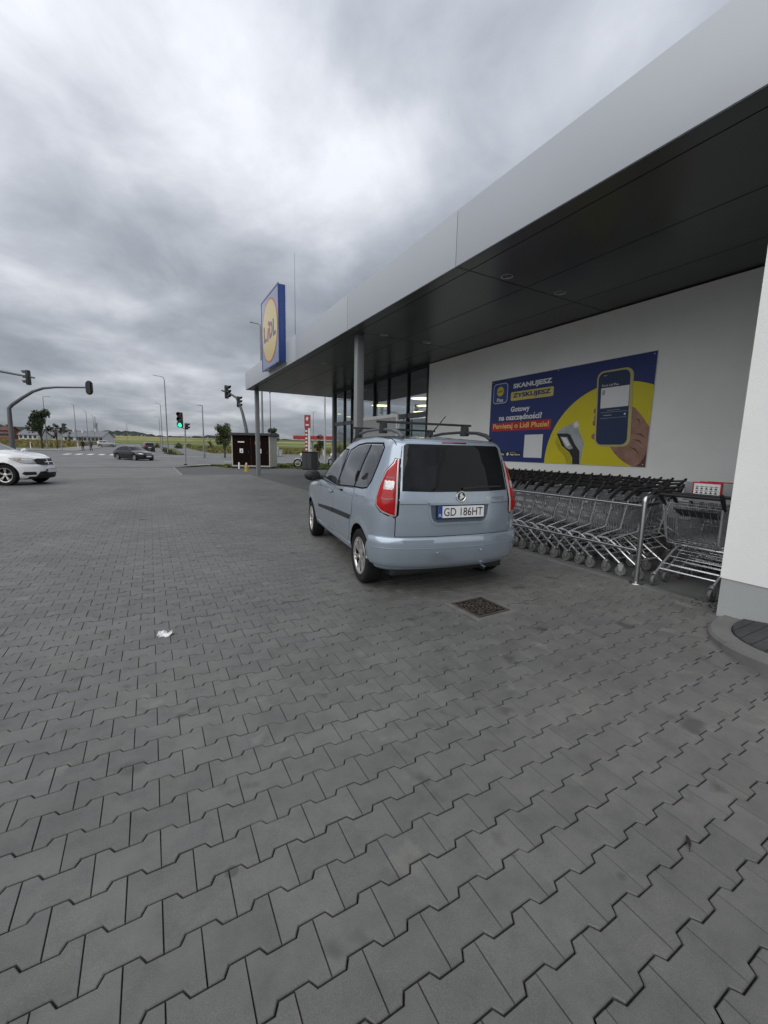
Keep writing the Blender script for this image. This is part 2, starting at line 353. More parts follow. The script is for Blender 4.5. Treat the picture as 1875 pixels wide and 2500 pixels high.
def struct(name, mb, mat, smooth=None, parent=None):
    return mo(name, mb, mat, parent, smooth, kind=None if parent else 'structure')
def terrain():
    rs = [0, 15, 30, 45, 60, 75, 88, 100, 125, 150, 190, 240, 300, 400, 500, 600, 800, 1000, 1400, 2000, 3500]; n = 180
    mb = MB(); vs = []; fs = []
    for r in rs:
        for k in range(n):
            a = 2*math.pi*k/n; x, y = r*math.sin(a), r*math.cos(a)
            vs.append((x, y, float(zg(x, y)) - (0.06 if r < 46 else 0.0)))
    for i in range(len(rs)-1):
        for k in range(n): fs.append((i*n+k, i*n+(k+1) % n, (i+1)*n+(k+1) % n, (i+1)*n+k))
    fs = [f[::-1] for f in fs]
    mb.add(vs, fs); o = struct('ground', mb, MAT_GRASS); o.data.materials.append(field_mat())
    mi = [1 if rs[i//n] >= 150 else 0 for i in range(len(o.data.polygons))]; o.data.polygons.foreach_set('material_index', mi)
    return o
terrain()
def drape(name, poly, dz, mat, step=8.0, parent=None, kind='structure'):
    poly = dense(poly, step)
    v, f, b = fill(poly, step)
    mb = MB().add([(x, y, float(zg(x, y))+dz) for x, y in v], f)
    return mo(name, mb, mat, parent, None, kind=None if parent else kind)
ROAD = drape('road', [(-150, 32.05), (1.4, 32.05), (4.1, 36.4), (10.7, 40), (60, 52), (150, 75), (150, 100), (60, 78), (19.5, 74), (9.3, 74), (9.3, 190),
              (-9.5, 190), (-9.7, 77), (-12.6, 78), (-60, 84), (-150, 95)], 0.02, MAT_ASPHALT)
drape('far_pavement', [(-12.6, 77.9), (-9.75, 76.9), (-9.55, 189), (-13, 189), (-15.5, 92), (-60, 90), (-60, 85)], 0.07, MAT_LPAVE)
drape('median_island', [(2.3, 66), (3.3, 65), (4.3, 66), (5.4, 118), (2.3, 118)], 0.10, MAT_GRASS)
MAT_PAINT = M('road paint white', (0.62, 0.62, 0.6), 0.7, var=0.25, vs=3, world=True)
for k in range(7):
    x = -9.0+1.15*k
    s = MB().add([(a, b, float(zg(a, b))+0.027) for a, b in ((x, 60.5), (x+0.55, 60.5), (x+0.55, 64.6), (x, 64.6))], [(0, 1, 2, 3)])
    mo('zebra_stripe', s, MAT_PAINT, ROAD)
for a, b, c, d in ((-30, 43, -9, 43.15), (11, 47, 40, 47.15), (-0.1, 78, 0.05, 84), (-0.1, 90, 0.05, 96), (-0.1, 102, 0.05, 108), (-4, 58.2, 8, 58.5), (3.2, 36.2, 6.0, 36.6), (6.5, 45.2, 10.5, 45.5)):
    s = MB().add([(x, y, float(zg(x, y))+0.027) for x, y in ((a, b), (c, b), (c, d), (a, d))], [(0, 1, 2, 3)])
    mo('lane_line', s, MAT_PAINT, ROAD)

# --- car park of bone-shaped pavers
PX0, PY0, PP = -0.3414, 1.3678, 0.1397
ZONE = [(-2.2, -0.6), (4.70, -0.6), (4.70, 22.0), (-8.8, 22.0)]
lot = MB().add([(x, y, -0.003) for x, y in [(-40, -15), (4.66, -15), (4.66, -0.4), (-1.9, -0.4), (-8.4, 21.75), (4.66, 21.75), (4.66, 23.3), (1.3, 23.3), (1.3, 32), (-40, 32)]],
    [(0, 1, 2, 3), (0, 3, 4, 9), (4, 5, 6, 7), (4, 7, 8, 9)])
LOT = struct('car_park', lot, MAT_PAVER)
struct('paving_bed', MB().add([(x, y, -0.019) for x, y in ZONE], [(0, 1, 2, 3)]), MAT_SAND)
def paver_outline(g):
    hw, hn, a, b, e = 0.0823-g, 0.0574-g, 0.0580+g*0.55, 0.0420+g*0.55, 0.1-g*0.5
    r = [(e, hw), (a, hw), (b, hn), (-b, hn), (-a, hw), (-e, hw)]
    return r + [(-x, -y) for x, y in r]
def paver_geo(lo):
    top, out = paver_outline(0.0054), paver_outline(0.0026); n = 12
    vs = [(x, y, 0.0) for x, y in top] + [(x, y, -0.0035) for x, y in out]
    fs = [tuple(range(n))] + [(n+i, n+(i+1) % n, (i+1) % n, i) for i in range(n)]
    if lo:
        vs += [(x, y, -0.02) for x, y in out]; fs += [(2*n+i, 2*n+(i+1) % n, n+(i+1) % n, n+i) for i in range(n)]
    return vs, fs
def in_island(x, y, m=0.0): return (x > 3.52+m and y < 1.0-m) or (x > 4.3 and y < 1.55-m) or (x > 3.52 and y < 1.55 and math.hypot(x-4.2, y-0.86) < 0.62-m)
MANHOLE = (2.615, 2.77)
places = []
for r in range(-150, 16):
    y = PY0-PP*r
    j0 = int(((-8.9)-PX0)/0.2 - r*0.5)-1
    for j in range(j0, j0+72):
        x = PX0+0.2*(j+r*0.5)+0.1
        if x > 4.70 or not inside((x, y), ZONE) or in_island(x, y): continue
        if abs(x-MANHOLE[0]) < 0.19 and abs(y-MANHOLE[1]) < 0.19: continue
        u, v, z = proj((x, y, 0.0))
        vis = z > 0.2 and -60 < u < IW+60 and 900 < v < IH+90
        places.append((-(1/z**2*abs(CAMH/math.hypot(x, y, CAMH))) if vis else 0.0, x, y))
places.sort()
vs, fs = paver_geo(True)
pm = MB().add(vs, fs).mesh('paver', MAT_PAVER)
for _, x, y in places[:300]:
    o = ob('paver', pm, LOT, (x, y, random.uniform(-0.0018, 0.0012)), (random.uniform(-1, 1)*0.006, random.uniform(-1, 1)*0.005, random.uniform(-1, 1)*0.006))
vs, fs = paver_geo(False); vs = np.array(vs); nv = len(vs); rest = places[300:]
P = np.array([(x, y) for _, x, y in rest]); k = len(P)
ang = RNG.uniform(-0.006, 0.006, k); tx = RNG.uniform(-0.006, 0.006, (k, 2)); dz = RNG.uniform(-0.0018, 0.0012, k)
X = vs[None, :, 0]-ang[:, None]*vs[None, :, 1]+P[:, :1]; Y = vs[None, :, 1]+ang[:, None]*vs[None, :, 0]+P[:, 1:]
Zv = vs[None, :, 2]+tx[:, :1]*vs[None, :, 0]+tx[:, 1:]*vs[None, :, 1]+dz[:, None]
V = np.stack([X, Y, Zv], -1).reshape(-1, 3)
F = [tuple(i+o*nv for i in f) for o in range(k) for f in fs]
me = bpy.data.meshes.new('paver_field'); me.from_pydata(V.tolist(), [], F); me.materials.append(MAT_PAVER)
ta = me.attributes.new('tint', 'FLOAT', 'FACE'); ta.data.foreach_set('value', np.repeat(RNG.uniform(0.02, 1, k), len(fs)).astype(np.float32))
ob('paver_field', me, LOT, kind='stuff')
# edging row between car park and shop front
for i in range(44):
    y = 1.66+i*0.5
    mo('edging_stone', MB().box(4.665, 4.755, y+0.003, y+0.497, -0.05, 0.001+random.uniform(-0.001, 0.001), 0.004), MAT_KERB, LOT)
# manhole
mh = thing('manhole_cover', 'small square rusty iron manhole cover with ring pattern behind the blue car', 'manhole cover', (MANHOLE[0], MANHOLE[1], 0), rad(1))
MAT_IRON = M('rusty cast iron', (0.06, 0.05, 0.042), 0.7, 0.4, col2=(0.12, 0.095, 0.075), vs=14, bump=0.5, bs=90)
MAT_IRON2 = M('dark cast iron', (0.009, 0.008, 0.007), 0.8, 0.3, var=0.3, bump=0.4)
mo('collar', MB().box(-0.245, 0.245, -0.235, 0.235, -0.05, 0.0025, 0.003), M('collar concrete', (0.13, 0.13, 0.118), 0.9, var=0.2, vs=12, bump=0.3), mh)
mo('plate', MB().box(-0.17, 0.17, -0.17, 0.17, -0.04, 0.005), MAT_IRON2, mh)
fr = MB()
for a, b, c, d in ((-0.19, 0.19, -0.19, -0.168), (-0.19, 0.19, 0.168, 0.19), (-0.19, -0.168, -0.168, 0.168), (0.168, 0.19, -0.168, 0.168)): fr.box(a, b, c, d, -0.04, 0.0105)
mo('frame', fr, MAT_IRON, mh)
for rr in (0.035, 0.07, 0.105, 0.14, 0.172):
    nseg = 12 if rr > 0.06 else 6
    for q in range(nseg):
        a0 = 360/nseg*q + (8 if rr != 0.105 else 20); a1 = a0+360/nseg*0.72
        po = [p for p in arc(0, 0, rr+0.006, a0, a1, 4)]; pi_ = [p for p in arc(0, 0, rr-0.006, a1, a0, 4)]
        if max(max(abs(x), abs(y)) for x, y in po) < 0.166: mo('ring_rib', MB().prism(po+pi_, 0.004, 0.0095), MAT_IRON, mh)
for a in (45, 135, 225, 315):
    c, s = math.cos(rad(a)), math.sin(rad(a)); mo('cross_rib', MB().prism([(c*0.05-s*0.005, s*0.05+c*0.005), (c*0.05+s*0.005, s*0.05-c*0.005), (c*0.2+s*0.005, s*0.2-c*0.005), (c*0.2-s*0.005, s*0.2+c*0.005)], 0.004, 0.009), MAT_IRON, mh)

# --- sidewalk under the canopy, cart bay slabs, kerbed island
drape('sidewalk', [(4.757, 5.3), (8.6, 5.3), (8.6, 20.8), (16, 20.8), (12, 27), (8.5, 30.2), (4.6, 31), (4.2, 33), (1.42, 32), (1.4, 23.42), (4.757, 23.42)], 0.004, MAT_SIDEWALK, step=3)
bay = MB().add([(4.757, 1.0, -0.02), (8.6, 1.0, -0.02), (8.6, 5.3, -0.02), (4.757, 5.3, -0.02)], [(0, 1, 2, 3)])
BAY = struct('cart_bay_floor', bay, MAT_SAND)
xs = [4.76, 5.52, 6.28, 7.04, 7.80, 8.58]; ys = [1.0, 1.72, 2.48, 3.24, 4.0, 4.76, 5.3]
for a, b in zip(xs, xs[1:]):
    for c, d in zip(ys, ys[1:]):
        mo('slab', MB().box(a+0.003, b-0.003, c+0.003, d-0.003, -0.05, 0.0025+random.uniform(-0.0015, 0.001), 0.003), MAT_SLAB, BAY)
kerb_h = lambda y: 0.02+0.09*min(1, max(0, (1.66-y)/0.75))
def kpath(off):
    """outline of the island, off = distance inwards from its outer edge"""
    pts = [(4.95, 1.60-off), (4.62, 1.60-off)]
    R = 0.92; cx, cy = 4.36, 0.68
    pts += [(cx+(R-off)*math.cos(rad(a)), cy+(R-off)*math.sin(rad(a))) for a in np.linspace(88, 180, 14)]
    return pts + [(cx-R+off, y) for y in (0.35, -0.65, -1.65, -2.65, -4.65)]
ISL = struct('kerbed_island', MB().add([(x, y, kerb_h(y)-0.03) for x, y in kpath(0.1)]+[(4.6, -4.65, 0.08), (4.95, 1.0, 0.0)], [tuple(range(len(kpath(0))+2))]), MAT_SAND)
ko, kt, ki = kpath(0), kpath(0.018), kpath(0.15)
segs = [(0, 9), (9, 16), (16, 17), (17, 18), (18, 19), (19, 20)]
for a, b in segs:
    mb = MB(); m = b-a+1; e0 = 0.0025
    idx = list(range(a, b+1))
    def sh(path, i):
        x, y = path[i]
        if i == idx[0] and i > 0: j = i+1; sg = 1
        elif i == idx[-1]: j = i-1; sg = 1
        else: return x, y
        dx, dy = path[j][0]-x, path[j][1]-y; l = math.hypot(dx, dy); return x+dx/l*e0, y+dy/l*e0
    rows = []
    for i in idx:
        o_, t_, n_ = sh(ko, i), sh(kt, i), sh(ki, i); h = kerb_h(o_[1])
        rows.append([(o_[0], o_[1], -0.05), (o_[0], o_[1], h-0.02), (t_[0], t_[1], h), (n_[0], n_[1], h+0.003), (n_[0], n_[1], -0.05)])
    vs = [p for r in rows for p in r]; fs = [(i*5+q, (i+1)*5+q, (i+1)*5+q+1, i*5+q+1) for i in range(m-1) for q in range(4)]
    fs = [f[::-1] for f in fs] + [(0, 1, 2, 3, 4), tuple((m-1)*5+q for q in (4, 3, 2, 1, 0))]
    mo('kerb_stone', mb.add(vs, fs), MAT_KERB, ISL, 40)
hull = kpath(0.155)[1:]; hull = [(4.44, 1.445)]+[p for p in hull if p[0] < 4.44]+[(4.44, -4.65)]
if area2(hull) < 0: hull = hull[::-1]
MAT_DPAVE = ground_mat('anthracite paver', [(0.042, 0.044, 0.046), (0.066, 0.068, 0.07)], 4.0, bs=300)
for r in range(0, 62):
    for j in range(0, 6):
        x0 = 3.5+0.2*j-(0.1 if r % 2 else 0); y0 = 1.46-0.1*r
        pl = clip([(x0+0.0025, y0+0.0025), (x0+0.1975, y0+0.0025), (x0+0.1975, y0+0.0975), (x0+0.0025, y0+0.0975)], hull)
        if len(pl) > 2 and abs(area2(pl)) > 0.003 and y0 > -2.2:
            mb = MB(); n = len(pl); dz = random.uniform(-0.002, 0.002); ip = inset(pl, 0.004)
            mb.add([(x, y, kerb_h(y)+0.001+dz) for x, y in ip]+[(x, y, kerb_h(y)-0.003+dz) for x, y in pl]+[(x, y, -0.02) for x, y in pl],
                   [tuple(range(n))]+[(n+i, n+(i+1) % n, (i+1) % n, i) for i in range(n)]+[(2*n+i, 2*n+(i+1) % n, n+(i+1) % n, n+i) for i in range(n)])
            mo('island_paver', mb, MAT_DPAVE, ISL)
# low kerb strips at the edges of the car park
kb = MB().box(1.3, 1.4, 23.32, 32.0, -0.05, 0.02, 0.01).box(1.3, 4.66, 23.31, 23.41, -0.05, 0.018, 0.008)
struct('flush_kerb', kb, MAT_LPAVE)
kb = MB().box(-40, 1.3, 32.0, 32.12, -0.05, 0.03, 0.01); struct('road_kerb', kb, MAT_LPAVE)

# ================================================================== THE SHOP
BLD = thing('supermarket_building', 'single storey white supermarket with silver canopy fascia and dark soffit', 'building', (4.5, 10, 0))
def bpart(name, mb, mat, smooth=None, parent=None):
    if parent is None: mb.xf(lambda p: p-Vector((4.5, 10, 0)))
    else: mb.xf(lambda p: p-Vector((4.5, 10, 0)))
    return mo(name, mb, mat, parent or BLD, smooth)
def plaster_mat(name, c):
    m = M(name, c, 0.85, var=0.045, vs=1.1, bump=0.4, bs=110, world=True); return m
MAT_PLASTER = plaster_mat('white render', (0.81, 0.815, 0.80)); MAT_PLINTH = plaster_mat('grey plinth render', (0.36, 0.375, 0.37))
MAT_ALU = M('silver composite panel', (0.44, 0.465, 0.50), 0.45, 0.2, var=0.03, vs=0.6, world=True)
MAT_SOFFIT = M('anthracite soffit panel', (0.052, 0.056, 0.057), 0.30, 0.0, var=0.12, vs=0.5, world=True, spec=0.55)
MAT_COLUMN = M('grey painted column', (0.26, 0.275, 0.28), 0.45, 0.2, var=0.05)
MAT_FRAME = M('anthracite window frame', (0.02, 0.022, 0.024), 0.4, 0.0, var=0.1)
MAT_TRANSOM = M('grey transom', (0.12, 0.125, 0.13), 0.45)
MAT_DARK = M('dark void', (0.012, 0.012, 0.012), 0.9)
SEAMS = [22.9, 18.62, 14.34, 10.06, 5.78, 1.5, -2.78, -7.06]
bpart('wall', MB().box(8.5, 8.8, 1.6, 12.12, 0.30, 4.40), MAT_PLASTER)
bpart('wall_plinth', MB().box(8.51, 8.8, 1.6, 12.12, -0.05, 0.30), MAT_PLINTH)
bpart('wall', MB().box(4.44, 8.9, -14, 1.655, 0.36, 4.395), MAT_PLASTER)
bpart('wall_plinth', MB().box(4.448, 8.9, -14, 1.647, -0.05, 0.36), MAT_PLINTH)
bpart('canopy_core', MB().box(4.545, 20, -14, 22.86, 4.46, 5.20), MAT_DARK)
bpart('roof_sheet', MB().box(4.56, 20, -14, 22.84, 5.2, 5.24), M('grey roof membrane', (0.3, 0.3, 0.3), 0.9))
for a, b in zip(SEAMS, SEAMS[1:]):
    bpart('fascia_panel', MB().box(4.5, 4.53, b+0.007, a-0.007, 4.42, 5.27, 0.004), MAT_ALU, 30)
for a, b in zip([4.5, 6.2, 7.9, 9.6, 11.3, 13.0], [6.2, 7.9, 9.6, 11.3, 13.0, 14.7]):
    bpart('fascia_panel', MB().box(a+0.007+(0.03 if a == 4.5 else 0), b-0.007, 22.87, 22.9, 4.42, 5.27, 0.004), MAT_ALU, 30)
sx = [4.535, 4.79, 6.12, 7.49, 8.85, 10.2, 11.6, 13.0, 14.4]
for a, b in zip(SEAMS[:6], SEAMS[1:6]):
    for c, d in zip(sx, sx[1:]):
        if c > 8.6 and a < 22: continue
        bpart('soffit_panel', MB().box(c+0.009, d-0.009, max(b, 1.66)+0.009, a-0.009-(0.03 if a > 22 else 0), 4.425, 4.455, 0.002), MAT_SOFFIT)
MAT_LAMPRING = M('brushed lamp ring', (0.5, 0.5, 0.5), 0.3, 0.9); MAT_LAMPIN = M('lamp reflector', (0.4, 0.4, 0.38), 0.25, 0.7)
for y in (5.6, 9.9, 14.18, 18.46):
    for x in (5.47, 6.83):
        l = bpart('downlight', MB().lathe([(0.105, 4.425), (0.105, 4.412), (0.088, 4.412), (0.08, 4.45), (0.0, 4.452)], 24, o=(x, y, 0)), MAT_LAMPRING, 30)
        bpart('lens', MB().lathe([(0.075, 4.44), (0.05, 4.428), (0.0, 4.424)], 20, o=(x, y, 0)), MAT_LAMPIN, 30, parent=l)
for y in (10.29, 22.52):
    bpart('column', MB().box(4.9, 5.1, y, y+0.2, 0.0, 4.44, 0.012), MAT_COLUMN, 30)
MAT_PANE = glass_mat('shop glass', (0.78, 0.82, 0.82), 3.6)
MUL = [12.12, 13.41, 14.89, 16.1, 18.4, 19.25, 20.7]
for y in MUL[:-1]:
    bpart('mullion', MB().box(8.47, 8.62, y+0.0, y+0.075, 0.0, 4.42), MAT_FRAME)
bpart('corner_post', MB().box(8.44, 8.64, 20.52, 20.72, 0.0, 4.42), MAT_TRANSOM)
for a, b in zip(MUL, MUL[1:]):
    e = b if b < 20 else 20.52
    bpart('transom', MB().box(8.485, 8.6, a+0.078, e-0.002, 2.66, 2.84), MAT_TRANSOM)
    bpart('head_frame', MB().box(8.485, 8.6, a+0.078, e-0.002, 4.30, 4.42), MAT_FRAME)
    bpart('window_pane', MB().box(8.53, 8.545, a+0.078, e-0.002, 2.842, 4.298), MAT_PANE)
    if a == 16.1:
        for c, d in ((a+0.08, 17.23), (17.25, e-0.004)):
            dr = bpart('door', MB().box(8.52, 8.535, c+0.05, d-0.05, 0.09, 2.60), MAT_PANE)
            f = MB().box(8.51, 8.555, c, c+0.05, 0.02, 2.655).box(8.51, 8.555, d-0.05, d, 0.02, 2.655).box(8.512, 8.553, c+0.05, d-0.05, 0.02, 0.09).box(8.512, 8.553, c+0.05, d-0.05, 2.60, 2.655)
            bpart('door_frame', f, MAT_FRAME, parent=dr)
    else:
        bpart('window_pane', MB().box(8.53, 8.545, a+0.078, e-0.002, 0.12, 2.658), MAT_PANE)
        bpart('sill', MB().box(8.49, 8.6, a+0.078, e-0.002, 0.0, 0.12), MAT_FRAME)
for a in (8.64, 10.2, 11.8, 13.4):
    bpart('window_pane', MB().box(a+0.06, a+1.54, 20.6, 20.615, 0.1, 4.3), MAT_PANE)
    bpart('mullion', MB().box(a+1.54, a+1.6, 20.56, 20.66, 0.0, 4.42), MAT_FRAME)
    bpart('head_frame', MB().box(a, a+1.54, 20.57, 20.65, 4.3, 4.42), MAT_FRAME)
# inside the shop
MAT_IN = M('shop interior wall', (0.55, 0.58, 0.56), 0.8); MAT_FLOOR = M('shop floor tile', (0.16, 0.16, 0.155), 0.35)
bpart('interior_floor', MB().box(8.65, 19.8, 8, 20.5, -0.05, 0.01), MAT_FLOOR)
bpart('interior_wall', MB().box(19.8, 20, 1, 20.5, 0, 4.46), MAT_IN); bpart('interior_wall', MB().box(8.8, 19.8, 7.8, 8.0, 0, 4.46), MAT_IN)
bpart('interior_wall', MB().box(15.0, 19.8, 20.4, 20.6, 0, 4.46), MAT_IN)
bpart('interior_ceiling', MB().box(8.65, 19.8, 8, 20.5, 4.0, 4.05), M('dark ceiling', (0.05, 0.05, 0.05), 0.8))
MAT_GLOW = M('lit ceiling lamp', (0.8, 0.75, 0.6), 0.5, emit=(1.0, 0.85, 0.5), estr=3.2)
for x, y in ((9.7, 14.3), (9.7, 17.7), (12.9, 19.0), (11.4, 16.4), (14.6, 19.4), (13.2, 15.0)):
    l = bpart('ceiling_lamp', MB().lathe([(0.46, 3.56), (0.48, 3.64), (0.0, 3.66)], 28, o=(x, y, 0)), MAT_IN, 30)
    bpart('diffuser', MB().lathe([(0.45, 3.56), (0.0, 3.545)], 28, o=(x, y, 0)), MAT_GLOW, 30, parent=l)
    bpart('cord', MB().tube([(x, y, 3.66), (x, y, 4.0)], 0.01, 6), MAT_FRAME, parent=l)
MAT_SHELF = M('pale shelf', (0.42, 0.47, 0.44), 0.6); MAT_GOODS = M('mixed goods', (0.35, 0.40, 0.25), 0.6, col2=(0.12, 0.2, 0.14), vs=9)
for x in (11.3, 13.2, 15.2):
    for z in (0.3, 0.8, 1.3, 1.8):
        bpart('shelf', MB().box(x, x+0.5, 14.8, 20.2, z, z+0.04), MAT_SHELF)
        for q in range(13): bpart('goods', MB().box(x+0.05, x+0.45, 14.85+q*0.4, 14.85+q*0.4+random.uniform(0.2, 0.36), z+0.042, z+random.uniform(0.2, 0.4)), (MAT_GOODS, MAT_SHELF)[q % 2])
# lightning rod on the roof edge
rod = thing('lightning_rod', 'thin upright lightning rod on the canopy roof beside the blue sign', 'rod', (5.3, 14.2, 5.24))
b = np.array(ray(719, 618)); q = b*(5.3/b[0]); rod.location = (5.3, float(b[1]*(5.3/b[0])), 5.24); H = float(CAMH+q[2]-5.24)
mo('rod_mast', MB().tube([(0, 0, 0), (0, 0, H*0.6), (0, 0, H)], [0.014, 0.012, 0.006], 8), MAT_COLUMN, rod)
mo('rod_base', MB().lathe([(0.16, 0), (0.16, 0.06), (0.05, 0.1), (0.0, 0.1)], 16), MAT_KERB, rod)

# --- the sign on the fascia
SG = thing('store_sign', 'big square blue lightbox sign with yellow disc and shop name above the canopy edge', 'sign', (4.35, 16.62, 4.53))
MAT_BLUE = M('sign blue', (0.012, 0.045, 0.21), 0.25, coat=0.4, var=0.03); MAT_SIGNF = M('sign face blue', (0.105, 0.135, 0.27), 0.12, coat=1.0, var=0.03)
MAT_YEL = M('sign yellow', (0.58, 0.41, 0.01), 0.16, coat=0.9, var=0.03); MAT_RED = M('sign red', (0.45, 0.02, 0.02), 0.25, coat=0.4, var=0.03)
MAT_TRIM = M('sign trim', (0.55, 0.57, 0.6), 0.35, 0.4)
S0, S1, SH = -1.27, 1.27, 2.66
mo('sign_box', MB().box(-0.115, 0.115, S0+0.02, S1-0.02, 0.03, SH-0.03, 0.01), MAT_BLUE, SG, 30)
mo('back_trim', MB().box(0.117, 0.15, S0, S1, 0.0, SH, 0.006), MAT_TRIM, SG, 30)
t = MB()
for a, b_, c, d in ((S0, S1, 0, 0.05), (S0, S1, SH-0.05, SH), (S0, S0+0.05, 0.05, SH-0.05), (S1-0.05, S1, 0.05, SH-0.05)): t.box(-0.15, -0.117, a, b_, c, d)
mo('front_trim', t, MAT_BLUE, SG)
mo('face', MB().box(-0.14, -0.118, S0+0.052, S1-0.052, 0.052, SH-0.052), MAT_SIGNF, SG)
def sgn(poly_uv, layer, name, mat, parent=SG):
    # u runs from the left seen from the car park (+Y) to the right (-Y)
    x = -0.14-0.004*layer; n = len(poly_uv)
    mb = MB().add([(x, -u, v) for u, v in poly_uv]+[(x+0.003, -u, v) for u, v in poly_uv], [tuple(range(n))]+[(i, n+i, n+(i+1) % n, (i+1) % n) for i in range(n)])
    return mo(name, mb, mat, parent)
sgn(arc(0, SH/2, 1.16, 0, 360, 48)[:-1], 1, 'red_ring', MAT_RED); sgn(arc(0, SH/2, 1.09, 0, 360, 48)[:-1], 2, 'yellow_disc', MAT_YEL)
def sgt(s, box, layer, name, mat, bold=0.04, parent=SG):
    v, f = text2d(s, box, bold); x = -0.14-0.004*layer
    return mo(name, MB().add([(x, -u, w) for u, w in v], f), mat, parent)
sgt('L', (-0.88, SH/2-0.3, -0.48, SH/2+0.3), 3, 'letter', MAT_BLUE); sgt('D', (-0.02, SH/2-0.3, 0.44, SH/2+0.3), 3, 'letter', MAT_BLUE); sgt('L', (0.5, SH/2-0.3, 0.9, SH/2+0.3), 3, 'letter', MAT_BLUE)
sgn([(-0.40, SH/2-0.3), (-0.22, SH/2-0.36), (-0.06, SH/2+0.1), (-0.24, SH/2+0.16)], 3, 'letter', MAT_RED); sgn(arc(-0.12, SH/2+0.3, 0.09, 0, 360, 20)[:-1], 3, 'letter_dot', MAT_RED)
mo('bracket', MB().box(0.1495, 0.155, -1.0, 1.0, 0.0, 0.7), MAT_TRIM, SG)

# --- the poster on the wall
PO = thing('wall_poster', 'wide blue advertising poster with yellow disc, phone in a hand and white slogans', 'poster', (8.49, 9.02, 1.22))
MAT_PB = M('poster blue', (0.014, 0.028, 0.15), 0.42, var=0.02, vs=2); MAT_PY = M('poster yellow', (0.60, 0.52, 0.01), 0.42, var=0.03, vs=2); MAT_PW = M('poster white', (0.7, 0.71, 0.72), 0.42, var=0.02)
MAT_PR = M('poster red', (0.42, 0.022, 0.018), 0.42, var=0.02); MAT_PK = M('poster black', (0.016, 0.017, 0.02), 0.42); MAT_PG = M('poster grey', (0.27, 0.28, 0.30), 0.42, col2=(0.42, 0.44, 0.46), vs=4)
MAT_PN = M('poster navy', (0.012, 0.028, 0.085), 0.42, var=0.02); MAT_SKIN = M('poster skin', (0.21, 0.105, 0.075), 0.42, col2=(0.36, 0.21, 0.155), vs=3.2); MAT_PO = M('poster gold letters', (0.78, 0.47, 0.17), 0.42)
MAT_SHADOWY = M('poster ochre print', (0.33, 0.27, 0.01), 0.42, col2=(0.50, 0.42, 0.01), vs=3); MAT_SK2 = M('poster skin crease', (0.10, 0.045, 0.032), 0.42)
MAT_PGOLD = M('poster phone case', (0.46, 0.41, 0.16), 0.42); MAT_PANEL = M('poster sheet edge', (0.6, 0.6, 0.6), 0.5)
mo('sheet', MB().box(-0.004, 0.008, -4.41, 0.01, -0.01, 2.21), MAT_PANEL, PO)
def pp(poly, layer, name, mat, parent=PO):
    x = -0.0045-0.0022*layer; pl = [p for p in poly]
    if area2(pl) < 0: pl = pl[::-1]
    n = len(pl)
    return mo(name, MB().add([(x, -u, v) for u, v in pl]+[(-0.0045, -u, v) for u, v in pl], [tuple(range(n))]+[(i, n+i, n+(i+1) % n, (i+1) % n) for i in range(n)]), mat, parent)
def pt(s, box, layer, mat, bold=0.03, name='lettering', shear=0.0):
    v, f = text2d(s, box, bold, shear); x = -0.0045-0.0022*layer
    return mo(name, MB().add([(x, -u, w) for u, w in v], f), mat, PO)
def rot2(poly, c, a):
    ca, sa = math.cos(rad(a)), math.sin(rad(a)); return [(c[0]+(x-c[0])*ca-(y-c[1])*sa, c[1]+(x-c[0])*sa+(y-c[1])*ca) for x, y in poly]
pp([(0, 0), (4.4, 0), (4.4, 2.2), (0, 2.2)], 0.2, 'background', MAT_PB)
RECT = [(0.002, 0.002), (4.398, 0.002), (4.398, 2.198), (0.002, 2.198)]
pp(clip(arc(3.7, 0, 1.72, 0, 360, 90)[:-1], RECT), 1, 'yellow_disc', MAT_PY)
pp(rrect(0.09, 0.62, 1.57, 2.1, 0.1), 1, 'app_tile_border', MAT_PW); pp(rrect(0.105, 0.605, 1.585, 2.085, 0.09), 2, 'app_tile', M('poster tile blue', (0.02, 0.06, 0.24), 0.42))
pp(arc(0.355, 1.89, 0.135, 0, 360, 30)[:-1], 3, 'app_tile_disc_rim', MAT_PR); pp(arc(0.355, 1.89, 0.125, 0, 360, 30)[:-1], 4, 'app_tile_disc', MAT_PY); pt('LIDL', (0.25, 1.86, 0.46, 1.92), 5, MAT_PB)
pt('Plus', (0.24, 1.61, 0.47, 1.71), 3, MAT_PW)
pt('SKANUJESZ', (0.81, 1.88, 2.04, 2.035), 1, MAT_PW, 0.045); pp(rrect(0.745, 2.1, 1.6, 1.825, 0.04), 1, 'yellow_bar', M('poster pale yellow', (0.58, 0.50, 0.12), 0.42)); pt('ZYSKUJESZ', (0.81, 1.64, 2.03, 1.785), 2, MAT_PB, 0.045)
pt('Gotowy', (0.77, 1.27, 1.41, 1.45), 1, MAT_PW); pt('na oszczędności?', (0.36, 1.075, 1.81, 1.255), 1, MAT_PW)
pp([(0.1, 0.82), (2.09, 0.82), (2.1, 1.06), (0.1, 1.04)], 1, 'red_bar', MAT_PR); pt('Pamiętaj o Lidl Plusie!', (0.15, 0.845, 2.04, 1.02), 2, MAT_PO)
pp([(1.31, 0.12), (1.885, 0.12), (1.885, 0.70), (1.31, 0.70)], 1, 'white_square', MAT_PW)
pp(rrect(0.68, 1.22, 0.13, 0.28, 0.02), 1, 'store_badge', MAT_PK); pt('App Store', (0.84, 0.155, 1.19, 0.215), 2, MAT_PW); pp([(0.84, 0.24), (1.02, 0.24), (1.02, 0.252), (0.84, 0.252)], 2, 'badge_mark', MAT_PG)
ap = arc(0.755, 0.195, 0.04, 50, 395, 18); pp(ap, 2, 'badge_mark', MAT_PW); pp([(0.755, 0.235), (0.785, 0.262), (0.77, 0.24)], 2, 'badge_mark', MAT_PW)
